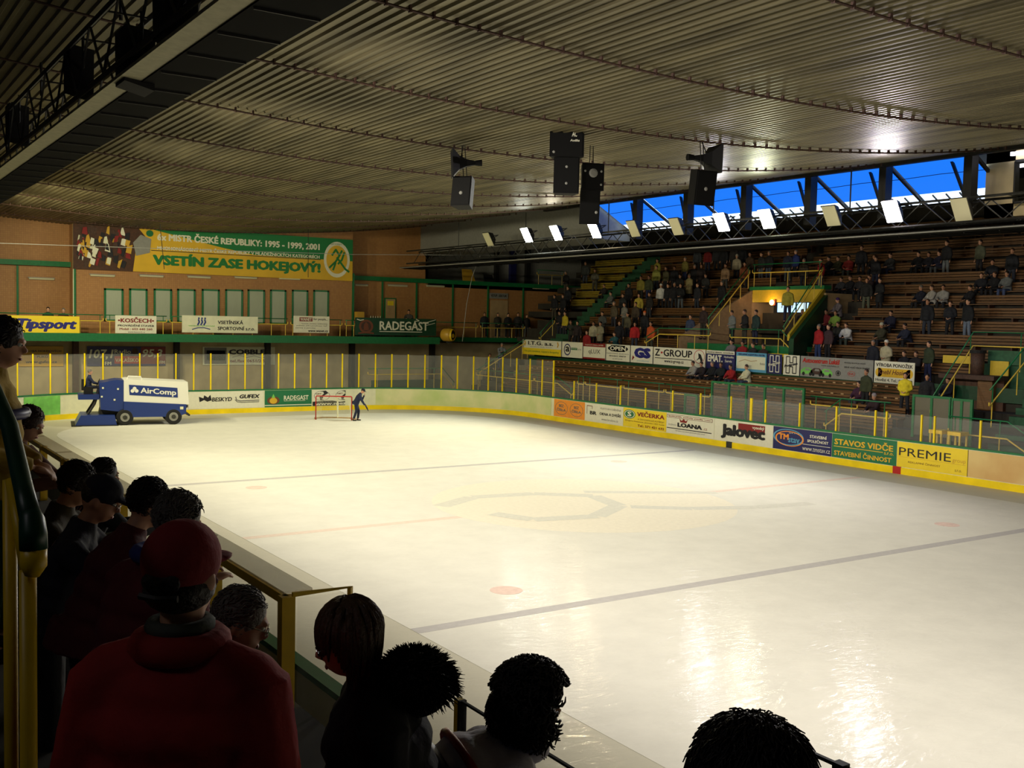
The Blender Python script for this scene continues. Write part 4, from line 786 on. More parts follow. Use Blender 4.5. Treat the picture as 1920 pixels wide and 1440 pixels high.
s = stand_sign(1054, 1093, 'cream sign with blue oval letter emblem and small green tag', 'paper'); s.oval(.27, .5, .17, .38, 'navy', ring=.2); s.text('a', .18, .36, .38, .7, 'ink', .03); s.rect(.45, .5, .75, .64, 'green'); s.text('energo', .47, .53, .73, .61, 'paper', 0, z=.006); s.text('s.r.o.', .78, .5, .95, .6, 'grey_text', 0)
s = stand_sign(1094, 1136, 'white sign with red stripes and thin QLUX lettering', 'paper'); s.rect(0, .78, 1, 1, 'dark_red'); s.rect(0, 0, 1, .1, 'dark_red'); s.text('qLUX', .24, .28, .78, .62, 'ink', .0); s.text('PLASTOVÁ OKNA A DVEŘE', .08, .85, .92, .95, 'paper', .01, z=.006)
s = stand_sign(1137, 1182, 'white sign with OPEN in a black rounded box', 'paper'); s.oval(.5, .76, .43, .2, 'ink'); s.rect(.2, .58, .8, .95, 'ink', .001); s.text('OPEN', .17, .64, .84, .89, 'paper', .04, z=.006); s.text('ČERPACÍ STANICE · BENZÍN NAFTA', .03, .42, .97, .5, 'ink', .01); s.text('RESTAURACE · NONSTOP', .15, .26, .85, .34, 'ink', .02); s.text('tel.: 0657/ 614 555', .28, .1, .7, .17, 'ink', 0)
s = stand_sign(1183, 1225, 'white sign with large blue GS letters', 'paper'); s.text('GS', .16, .28, .92, .9, 'navy_ink', .1); s.poly([(.06, .1), (.1, .42), (.18, .3)], 'dark_red'); s.text('stavebniny', .3, .08, .85, .17, 'light_blue', 0)
s = stand_sign(1226, 1324, 'long white Z GROUP sign with a round horse head emblem', 'paper'); s.text('Z', .03, .5, .13, .9, 'ink', .03); s.oval(.165, .7, .02, .06, 'red'); s.text('GROUP', .2, .5, .76, .9, 'ink', .03); s.rect(.03, .36, .76, .4, 'ink'); s.text('www.z-group.cz', .22, .1, .6, .27, 'ink', .02)
s.oval(.89, .6, .1, .38, 'red', ring=.08); s.poly([(.83, .35), (.88, .55), (.87, .8), (.92, .72), (.96, .4), (.92, .32), (.9, .5)], 'ink', z=.003)
s = stand_sign(1325, 1380, 'navy sign with large white lettering behind the seated group', 'navy'); s.rect(0, .82, .98, 1, 'paper'); s.text('TRANSPORT PŘEPRAVA', .03, .86, .55, .95, 'ink', .02, z=.006); s.text('KOVOVÝROBA', .6, .86, .95, .95, 'ink', .02, z=.006); s.text('EMAT.', .05, .38, .58, .76, 'paper', .05); s.text('Hydraulika', .63, .6, .96, .74, 'paper', .02); s.text('Servis', .66, .4, .9, .54, 'paper', .02)
s = stand_sign(1381, 1439, 'light blue framed cream sign right of the navy one', 'light_blue'); s.rect(.02, .14, .97, .8, 'cream', z=.002); s.text('REKLAMNÍ AGENTURA VSETÍN', .08, .84, .94, .96, 'navy', .03, z=.004); s.stroke([(.1, .5), (.3, .62), (.5, .55), (.7, .6)], .03, 'tan', z=.006); s.text('foto', .8, .4, .95, .52, 'ink', .01, z=.006)
for px0, px1, face, ink, lb in ((1440, 1468, 'navy', 'paper', 'navy square sign with a big white outlined H'), (1470, 1501, 'paper', 'ink', 'white square sign with a big black outlined H')):
    s = stand_sign(px0, px1, lb, face); s.stroke([(.18, .1), (.18, .92), (.4, .92), (.4, .62), (.6, .62), (.6, .92), (.82, .92), (.82, .1), (.6, .1), (.6, .42), (.4, .42), (.4, .1), (.18, .1)], .045, ink); s.text('Production', .1, .36, .9, .5, ink, .04, slant=.18, z=.02)
s = stand_sign(1502, 1640, 'long grey car dealer sign with red heading and pictured cars', 'grey'); s.text('Autocentrum Lukáš', .03, .68, .56, .92, 'red', .05, shear=.2); s.text('PRODEJ NOVÝCH VOZŮ', .62, .76, .9, .86, 'ink', .02); s.text('SERVIS VOZŮ VŠECH ZNAČEK', .62, .56, .96, .66, 'ink', .02); s.text('www.autolukas.cz', .3, .56, .55, .64, 'ink', 0)
for cx, m in ((.1, 'pale_green'), (.24, 'rust'), (.38, 'pale_green')): s.poly([(cx-.09, .14), (cx-.09, .3), (cx-.04, .44), (cx+.04, .44), (cx+.08, .3), (cx+.08, .14)], m); s.oval(cx-.05, .14, .02, .09, 'ink', z=.004); s.oval(cx+.05, .14, .02, .09, 'ink', z=.004); s.poly([(cx-.035, .3), (cx-.02, .4), (cx+.03, .4), (cx+.04, .3)], 'grey', z=.004)
s.oval(.54, .28, .035, .13, 'ink', ring=.25); s.poly([(.52, .28), (.54, .38), (.56, .28), (.54, .18)], 'ink'); s.oval(.72, .3, .05, .12, 'red', ring=.12); s.text('KIA', .69, .25, .75, .35, 'red', .02)
s = stand_sign(1641, 1718, 'white sock maker sign with orange rounded box in the middle', 'paper'); s.text('VÝROBA PONOŽEK', .04, .74, .96, .94, 'ink', .03); s.oval(.12, .48, .09, .2, 'banner_gold'); s.oval(.88, .48, .09, .2, 'banner_gold'); s.rect(.1, .28, .9, .68, 'banner_gold', .001); s.text('Knebl Hosiery', .1, .34, .9, .62, 'brown_text', .02, shear=.3, z=.006); s.text('Hovězí 4, Tel.: 0657/ 78', .04, .06, .96, .22, 'ink', .02)
# counter and bin on the right landing
a, b = on('x', 19.6, 1768, 702), on('x', 19.6, 1872, 708)
t = empty('snack_counter', (19.8, (a.y+b.y)/2, .9), 0, 'brown counter with a dark red edge beside the green stairs', 'counter'); MB().box(19.3, 20.3, a.y, b.y, a.z-.12, a.z+.05).build('counter_top', 'rust', t); MB().box(19.7, 20.1, on('x', 19.6, 1830, 730).y, b.y+.3, 1.8, a.z-.12).build('side_panel', 'wood', t); MB().box(20.0, 20.3, a.y, b.y, 1.8, a.z-.12).build('back_panel', 'wood_dark', t)
p1 = on('x', 19.9, 1832, 700); t = empty('bin', (19.9, p1.y, a.z+.05), 0, 'brown bin with dark rim standing on the counter', 'bin'); MB().cyl((19.9, p1.y, a.z+.05), (19.9, p1.y, a.z+.95), .24, .27, 16).build('drum', 'rust', t, smooth=True); MB().tube([(19.9, p1.y, a.z+.9), (19.9, p1.y, a.z+1.02)], .31, 16).build('rim', 'rubber', t)
struct(MB().box(20.6, 22.2, -3.9, .8, 3.0, 3.95).box(20.4, 20.6, -3.8, .3, 3.95, 4.5).build('trim_16', 'stair_green'), 'green parapet of the right landing')
for px0, px1, y0_, y1_ in ((1768, 1822, 668, 680), (1856, 1892, 678, 708)):
    a_, b_ = on('x', 20.35, px0, y1_), on('x', 20.35, px1, y0_); struct(MB().box(20.33, 20.38, a_.y, b_.y, a_.z, b_.z).build('trim_17', 'lintel_yellow'), 'yellow panel on the right landing')
railing('stand_railing', 'railing rising over the right landing beside the brown bin', [(17.2, on('x', 17.2, 1745, 760).y, 1.1), (20.3, on('x', 20.3, 1822, 690).y, 3.7), (20.3, on('x', 20.3, 1925, 690).y, 3.7)], 0, h=1.5, low=.95, step=1.4)
railing('stand_railing', 'steep railing at the right edge of the picture beside the green stairs', [(17.3, -1.75, 1.6), (23.5, -1.75, 6.2)], 0, h=1.5, low=.9, step=1.6)

# ------------------------------------------------------------------ ice resurfacer
zo = on('z', 0, 232, 794); ZM = empty('ice_resurfacer', (zo.x, zo.y, 0), math.radians(-10), 'blue and white ice resurfacing machine with AirComp lettering driving on the ice', 'ice resurfacer')
def zb(x0, x1, y0, y1, z0, z1): return MB().box(x0, x1, y0, y1, z0, z1)
zl = lambda mb, name, m, p=None, **k: mb.build(name, m, p or ZM, local=True, **k)
def side(pts, y0, y1): return MB().prism([(x, y0, z) for x, z in pts], (0, y1-y0, 0))
zl(side([(-.05, 1.12), (2.86, .95), (2.8, 2.02), (.1, 2.15), (-.05, 2.12)], -.95, .95), 'snow_tank', 'white')
zl(side([(-.05, .62), (.3, .38), (2.3, .38), (2.72, .5), (2.74, .95), (-.05, 1.12)], -.98, .98), 'chassis_body', 'blue')
zl(side([(-1.05, .75), (-.06, .62), (-.06, 2.1), (-.35, 2.12), (-1.1, 1.98)], -.9, .9), 'engine_cover', 'blue')
zl(side([(-1.15, .3), (-.06, .25), (-.1, .75), (-1.05, .8)], -.6, .6), 'under_frame', 'dark_steel')
zl(side([(-2.15, .02), (-.35, .02), (-.45, .5), (-1.9, .5)], -1.1, 1.1), 'conditioner', 'blue')
zl(side([(-2.3, .0), (-.3, .0), (-.3, .05), (-2.3, .05)], -1.15, 1.15), 'conditioner_runner', 'dark_steel')
zl(zb(-2.0, -1.1, -.7, .7, 1.2, 1.42), 'driver_platform', 'blue'); zl(zb(-1.75, -1.35, -.25, .25, 1.42, 1.75), 'seat', 'black'); zl(zb(-1.85, -1.74, -.25, .25, 1.6, 2.1), 'seat_back', 'black')
for y in (-.7, .7): zl(MB().tube([(-1.6, y*.8, .5), (-1.3, y*.8, 1.0), (-1.2, y*.8, 1.3)], .06, 8), 'lift_arm', 'steel')
zl(MB().tube([(-1.2, 0, 1.45), (-1.05, 0, 1.95)], .03, 6), 'steering_column', 'steel'); zl(MB().tube([(-1.12+.17*math.cos(a*math.pi/8)*.4, .17*math.sin(a*math.pi/8), 1.95+.17*math.cos(a*math.pi/8)) for a in range(17)], .015, 5, cap=False), 'steering_wheel', 'black')
zl(MB().tube([(.1, -.8, 2.15), (.15, -.8, 2.28), (.7, -.8, 2.26), (.75, -.8, 2.13)], .035, 6), 'tank_handle', 'white')

for x, z in ((-.95, 1.75), (-.3, 1.7), (-1.0, 1.35), (-.45, 1.2)): zl(MB().box(x-.04, x+.04, -.93, -.9, z-.04, z+.04), 'marker_lamp', 'cream')
for x in (0, 2.16):
    for y in (-.86, .86):
        s_ = 1 if y > 0 else -1; w = zl(MB().tube([(x, y-.13, .38), (x, y-.1, .38), (x, y+.1, .38), (x, y+.13, .38)], [.33, .38, .38, .33], 26), 'wheel', 'rubber')
        MB().tube([(x, y+s_*.10, .38), (x, y+s_*.14, .38)], [.22, .2], 20).build('rim', 'grey', w, local=True); MB().tube([(x, y+s_*.13, .38), (x, y+s_*.17, .38)], .1, 14).build('hub', 'steel', w, local=True)
zl(MB().prism([(.2, -.955, 1.42), (2.35, -.955, 1.28), (2.33, -.955, 1.74), (.17, -.955, 1.9)], (0, -.008, 0)), 'side_decal', 'blue')
vs, fs = letters('AirComp', .03); a = min(v.x for v in vs); b = max(v.x for v in vs); c = min(v.y for v in vs); d = max(v.y for v in vs); q = MB()
q.v = [Vector((.68+(v.x-a)/(b-a)*1.6, -.968-v.z, 1.43-(v.x-a)/(b-a)*.12+(v.y-c)/(d-c)*.34)) for v in vs]; q.f = fs; zl(q, 'lettering', 'white')
for dx, dz in ((0, .06), (-.09, -.05), (.09, -.05)): zl(MB().cyl((.42+dx, -.955, 1.66+dz), (.42+dx, -.97, 1.66+dz), .085, n=14), 'logo_disc', 'white')
zl(MB().box(2.45, 2.6, -.99, -.98, .72, .85), 'small_plate', 'cream'); zl(MB().tube([(2.74, -.7, .5), (2.9, -.7, .42), (2.9, .7, .42), (2.74, .7, .5)], .05, 6), 'front_bumper', 'dark_steel')

# ------------------------------------------------------------------ goal
g0 = on('z', 0, 592, 787); rdir = Vector((_r.x, _r.y, 0)).normalized(); bdir = Vector((-rdir.y, rdir.x, 0))
G = empty('hockey_goal', g0, 0, 'red framed ice hockey goal with pale net standing near the far end', 'goal')
gl_ = lambda a, b, z: g0+rdir*a+bdir*b+Vector((0, 0, z))
MB().tube([gl_(0, 0, 0), gl_(0, 0, 1.2), gl_(.03, 0, 1.22), gl_(1.80, 0, 1.22), gl_(1.83, 0, 1.2), gl_(1.83, 0, 0)], .03, 8).build('red_frame', 'red', G, smooth=True)
MB().tube([gl_(0, .05, .03), gl_(-.15, .5, .04), gl_(.2, .95, .04), gl_(.91, 1.05, .04), gl_(1.6, .95, .04), gl_(1.98, .5, .04), gl_(1.83, .05, .03)], .04, 6).build('base_frame', 'tan', G)
MB().tube([gl_(.95, .45, 1.2), gl_(.95, .95, .9), gl_(.95, 1.03, .05)], .045, 6).build('centre_bar', 'cream', G)
MB().tube([gl_(.02, .02, 1.2), gl_(.3, .5, 1.18), gl_(.95, .6, 1.18), gl_(1.5, .5, 1.18), gl_(1.81, .02, 1.2)], .02, 5).build('top_frame', 'cream', G)
q = MB()
N1 = [gl_(.02, .02, 1.18), gl_(.3, .5, 1.16), gl_(.95, .6, 1.16), gl_(1.5, .5, 1.16), gl_(1.81, .02, 1.18)]; N0 = [gl_(0, .05, .05), gl_(.1, .9, .05), gl_(.91, 1.03, .05), gl_(1.7, .9, .05), gl_(1.83, .05, .05)]
def lerp_list(L, t): t *= len(L)-1; i = min(int(t), len(L)-2); return L[i].lerp(L[i+1], t-i)
for i in range(41): t = i/40; q.tube([lerp_list(N0, t), lerp_list(N1, t)], .0035, 3, cap=False)
for j in range(13): z = j/12; q.tube([lerp_list(N0, i/12).lerp(lerp_list(N1, i/12), z) for i in range(13)], .0035, 3, cap=False)
q.build('net', 'cream', G)

# ------------------------------------------------------------------ people
SKIN = [col('skin_a', 200, 150, 120, rough=.6, var=.05), col('skin_b', 178, 128, 98, rough=.6, var=.05)]
HAIRC = [col('hair_dark', 26, 18, 14, rough=.55, bump=.6, bscale=60), col('hair_brown', 62, 42, 28, rough=.55, bump=.6, bscale=60), col('hair_grey', 110, 106, 98, rough=.6, bump=.6, bscale=60)]
def remesh(mb, vox, smooth=2, name='m'):
    me = bpy.data.meshes.new(name); me.from_pydata([tuple(v) for v in mb.v], [], mb.f); o = bpy.data.objects.new('tmp', me); C.objects.link(o)
    r = o.modifiers.new('r', 'REMESH'); r.mode = 'VOXEL'; r.voxel_size = vox; r.use_smooth_shade = True
    if smooth: sm = o.modifiers.new('s', 'SMOOTH'); sm.iterations = smooth; sm.factor = .5
    dg = bpy.context.evaluated_depsgraph_get(); me2 = bpy.data.meshes.new_from_object(o.evaluated_get(dg)); me2.name = name
    bpy.data.objects.remove(o); bpy.data.meshes.remove(me); return me2
V = Vector
def skeleton(pose, lean=0., headpitch=0., headyaw=0., arms=None, hipz=.92):
    J = {}; t = V((math.sin(lean), 0, math.cos(lean)))
    H = V((0, 0, hipz))
    if pose.startswith('sit'): H = V((-.05, 0, .50))
    J['H'] = H; J['t'] = t; J['C'] = H+t*.36; J['N'] = H+t*.53
    hp = lean*.6+headpitch; J['hd'] = V((math.sin(hp), 0, math.cos(hp))); J['head'] = J['N']+J['hd']*.165+V((.02, 0, 0))
    J['R'] = Matrix.Rotation(headyaw, 3, 'Z') @ Matrix.Rotation(hp, 3, 'Y')
    for s_, k in ((1, 'L'), (-1, 'R')):
        S = H+t*.44+V((0, .18*s_, 0)); J['S'+k] = S
        if arms == 'front': E, Wr = S+V((-.02, .06*s_, -.28)), S+V((.2, -.1*s_, -.38))
        elif arms == 'ledge': E, Wr = S+V((.2, .06*s_, -.2)), S+V((.42, -.04*s_, -.17))
        elif arms == 'knees': E, Wr = S+V((.18, .04*s_, -.24)), S+V((.38, -.08*s_, -.3))
        elif arms == 'reach': E, Wr = S+V((.12, .04*s_, -.27)), S+V((.26, .0, -.5)) if s_ < 0 else S+V((.22, -.12, .0))
        else: E, Wr = S+V((-.03, .07*s_, -.29)), S+V((.04, .08*s_, -.54))
        J['E'+k], J['W'+k] = E, Wr
        h = H+V((0, .09*s_, -.02)); J['h'+k] = h
        if pose.startswith('sit'): K, A = h+V((.44, .04*s_, .0)), h+V((.42, .05*s_, -.42))
        elif pose == 'step': K, A = h+V((.14 if s_ > 0 else .03, 0, -.40)), h+V((.1 if s_ > 0 else -.1, .02*s_, -.82))
        else: K, A = h+V((.02, .03*s_, -.42)), h+V((-.01, .05*s_, -.83))
        J['K'+k], J['A'+k] = K, A
    return J
def make_figure(pose='stand', lean=0., headpitch=0., headyaw=0., arms=None, bulk=1.0, vox=.028, coat=False, fingers=False, hipz=.92, hairkind='short'):
    J = skeleton(pose, lean, headpitch, headyaw, arms, hipz); R = J['R']; hd = J['head']; out = {}
    b = MB(); b.ball(hd+R@V((-.01, 0, .015)), (.095, .078, .112), R, 16, 12); b.ball(hd+R@V((.035, 0, -.055)), (.058, .052, .062), R, 12, 8)
    b.tube([hd+R@V((.085, 0, .01)), hd+R@V((.112, 0, -.025))], [.010, .018], 8); b.ball(hd+R@V((.088, 0, -.062)), (.012, .026, .010), R, 8, 6); b.ball(hd+R@V((.086, 0, .03)), (.014, .05, .010), R, 8, 6)
    for s_ in (1, -1): b.ball(hd+R@V((-.012, .08*s_, -.008)), (.022, .012, .033), R, 8, 6)
    b.tube([J['C']+J['t']*.08, J['N'], hd-J['hd']*.06], [.06, .055, .055], 10)
    b.tube([J['H'], J['C'], J['C']+J['t']*.1], [.12, .13, .1], 12)
    for k, s_ in (('L', 1), ('R', -1)):
        b.tube([J['S'+k], J['E'+k], J['W'+k]], [.045, .037, .026], 8); b.tube([J['h'+k], J['K'+k], J['A'+k]], [.075, .052, .038], 8)
        d = (J['W'+k]-J['E'+k]).normalized(); sd = V((0, s_, 0)); up = d.cross(sd).normalized()
        palm = J['W'+k]+d*.05; b.ball(palm, (.045, .036, .02), (d.to_track_quat('X', 'Z')).to_matrix(), 10, 6)
        if fingers:
            for i in range(4):
                o_ = sd*(-.027+.018*i); L = (.06, .072, .068, .052)[i]; b.tube([palm+d*.03+o_, palm+d*(.035+L*.55)+o_-V((0, 0, .012)), palm+d*(.03+L*.85)+o_-V((0, 0, .038))], [.010, .009, .007], 6)
            b.tube([palm-d*.01-sd*.03, palm+d*.02-sd*.055, palm+d*.05-sd*.05], [.012, .010, .008], 6)
        else: b.tube([palm+d*.02, palm+d*.08-V((0, 0, .02))], [.03, .018], 6)
        fx = V((1, 0, 0)); b.tube([J['A'+k], J['A'+k]+fx*.1-V((0, 0, .04))], [.035, .03], 6)
    out['body'] = remesh(b, vox*.8, 1, 'body')
    j = MB(); t = J['t']; fr = V((1, 0, 0)); B = bulk; Rt = Matrix.Rotation(lean, 3, 'Y')
    for u, rx, ry in ((-.02, .145, .175), (.1, .145, .175), (.22, .145, .18), (.33, .14, .185), (.40, .115, .15)): j.ball(J['H']+t*u, (rx*B, ry*B, .12), Rt, 14, 8)
    j.tube([J['N']-t*.09, J['N']+t*.045], [.095*B**.5, .07], 12)
    for k, s_ in (('L', 1), ('R', -1)):
        j.tube([J['N']-t*.03, J['S'+k]-V((0, .02*s_, .02))], [.072*B**.5, .078*B], 10); j.ball(J['S'+k]-V((0, .012*s_, .025)), .08*B, None, 10, 8); j.tube([J['S'+k], J['E'+k], J['W'+k]-(J['W'+k]-J['E'+k])*.02], [.078*B, .062*B, .048], 10)
    if coat: j.tube([J['H']+V((0, 0, .05)), J['H']-V((0, 0, .38))], [.19, .21], 14)
    else: j.tube([J['H']+V((0, 0, .05)), J['H']-t*.1], [.165*B, .168*B], 14)
    out['jacket'] = remesh(j, vox, 2, 'jacket')
    p = MB(); p.ball(J['H']-V((0, 0, .02)), (.13, .155, .12), None, 12, 8)
    for k in 'LR': p.tube([J['h'+k], J['K'+k], J['A'+k]+V((0, 0, .03))], [.095, .073, .062], 10)
    out['trousers'] = remesh(p, vox, 1, 'trousers')
    f = MB()
    for k in 'LR': A = J['A'+k]; f.ball(A+V((.05, 0, -.045)), (.13, .048, .045), None, 10, 6); f.ball(A+V((-.02, 0, -.01)), (.05, .042, .06), None, 8, 6)
    out['shoes'] = remesh(f, vox, 0, 'shoes')
    h = MB(); c = hd+R@V((-.022, 0, .035)); h.ball(c, (.1, .089, .105), R, 16, 10)
    if hairkind == 'long': h.ball(hd+R@V((-.045, 0, -.05)), (.075, .092, .12), R, 14, 10)
    out['hair'] = remesh(h, vox*.8, 1, 'hair')
    k_ = MB(); k_.ball(hd+R@V((-.012, 0, .05)), (.108, .093, .09), R, 16, 10); k_.ball(hd+R@V((.115, 0, .045)), (.07, .065, .014), R, 12, 6); out['cap'] = remesh(k_, vox*.7, 1, 'cap')
    k_ = MB(); k_.ball(hd+R@V((-.015, 0, .045)), (.107, .094, .1), R, 16, 10); out['beanie'] = remesh(k_, vox*.8, 1, 'beanie')
    out['J'] = J; out['top'] = hd.z+.14
    return out
CL = {}
def cloth(r, g, b):
    k = 'cloth_%d_%d_%d' % (r, g, b); return col(k, r, g, b, rough=.85, var=.12, vscale=9, bump=.5, bscale=14)
def wear(o, m): o.material_slots[0].link = 'OBJECT'; o.material_slots[0].material = m
PROTO = {}
def get_fig(key, **k):
    if key not in PROTO:
        f = make_figure(**k); PROTO[key] = f
        for n in ('body', 'jacket', 'trousers', 'shoes', 'hair', 'cap', 'beanie'):
            if not f[n].materials: f[n].materials.append(None)
    return PROTO[key]
POSES = dict(stand=dict(bulk=1.18), hands=dict(arms='front', lean=.03, headpitch=.1, bulk=1.2), rail=dict(lean=.28, arms='ledge', headpitch=.1, bulk=1.15), sit=dict(pose='sit', lean=.08, arms='knees', headpitch=.1, bulk=1.2), sitlean=dict(pose='sit', lean=.36, arms='knees', headpitch=-.05, bulk=1.2), coat=dict(coat=True, arms='front', bulk=1.25), long=dict(arms='front', hairkind='long', bulk=1.15))
def person(fig, loc, face, label, jacket, trousers=(30, 32, 42), hat=None, skin=0, hair=0, shoes=(20, 18, 16), group=None, scale=1.0):
    r = bpy.data.objects.new('person', None); C.objects.link(r); r.location = loc; r.rotation_euler = (0, 0, face); r.scale = (scale,)*3; r.empty_display_size = .2; tag(r, label, 'person', group)
    ROOT[r.name] = Matrix.Translation(V(loc)) @ Matrix.Rotation(face, 4, 'Z') @ Matrix.Scale(scale, 4)
    def part(n, m):
        o = bpy.data.objects.new(n, fig[n]); C.objects.link(o); o.parent = r; wear(o, m); return o
    part('body', SKIN[skin]); part('jacket', cloth(*jacket)); part('trousers', cloth(*trousers)); part('shoes', cloth(*shoes))
    if hat: part(hat[0], cloth(*hat[1]))
    if not hat or hat[0] == 'cap': part('hair', HAIRC[hair])
    return r

# driver and the man at the goal
pf = get_fig('driver', pose='sit', lean=.1, arms='knees'); zp = V((zo.x, zo.y, 0))+Matrix.Rotation(math.radians(-10), 3, 'Z')@V((-1.5, 0, 1.25))
person(pf, zp, math.radians(-10), 'driver in dark blue sitting on the ice resurfacer', (24, 34, 70), (22, 26, 50), hair=2)
pf = get_fig('goalman', pose='step', lean=.45, arms='reach', headpitch=.35, bulk=1.1); gp = on('z', 0, 667, 789)
person(pf, gp, math.radians(-28), 'man in dark blue overalls and cap bending beside the goal with a tool', (24, 34, 66), (22, 30, 58), hat=('cap', (18, 22, 40)))
hw = gp+Matrix.Rotation(math.radians(-28), 3, 'Z')@PROTO['goalman']['J']['WR']
tag(MB().tube([hw+V((0, 0, .08)), hw+V((.1, -.06, -.14)), hw+V((.16, -.1, -.3))], [.03, .04, .012], 8).build('hand_tool', 'ink'), 'black hand tool held by the man beside the goal', 'tool')

# ------------------------------------------------------------------ crowd on the far side and the end balcony
DK = (22, 22, 28); JN = (52, 62, 88); TW = (70, 64, 52)
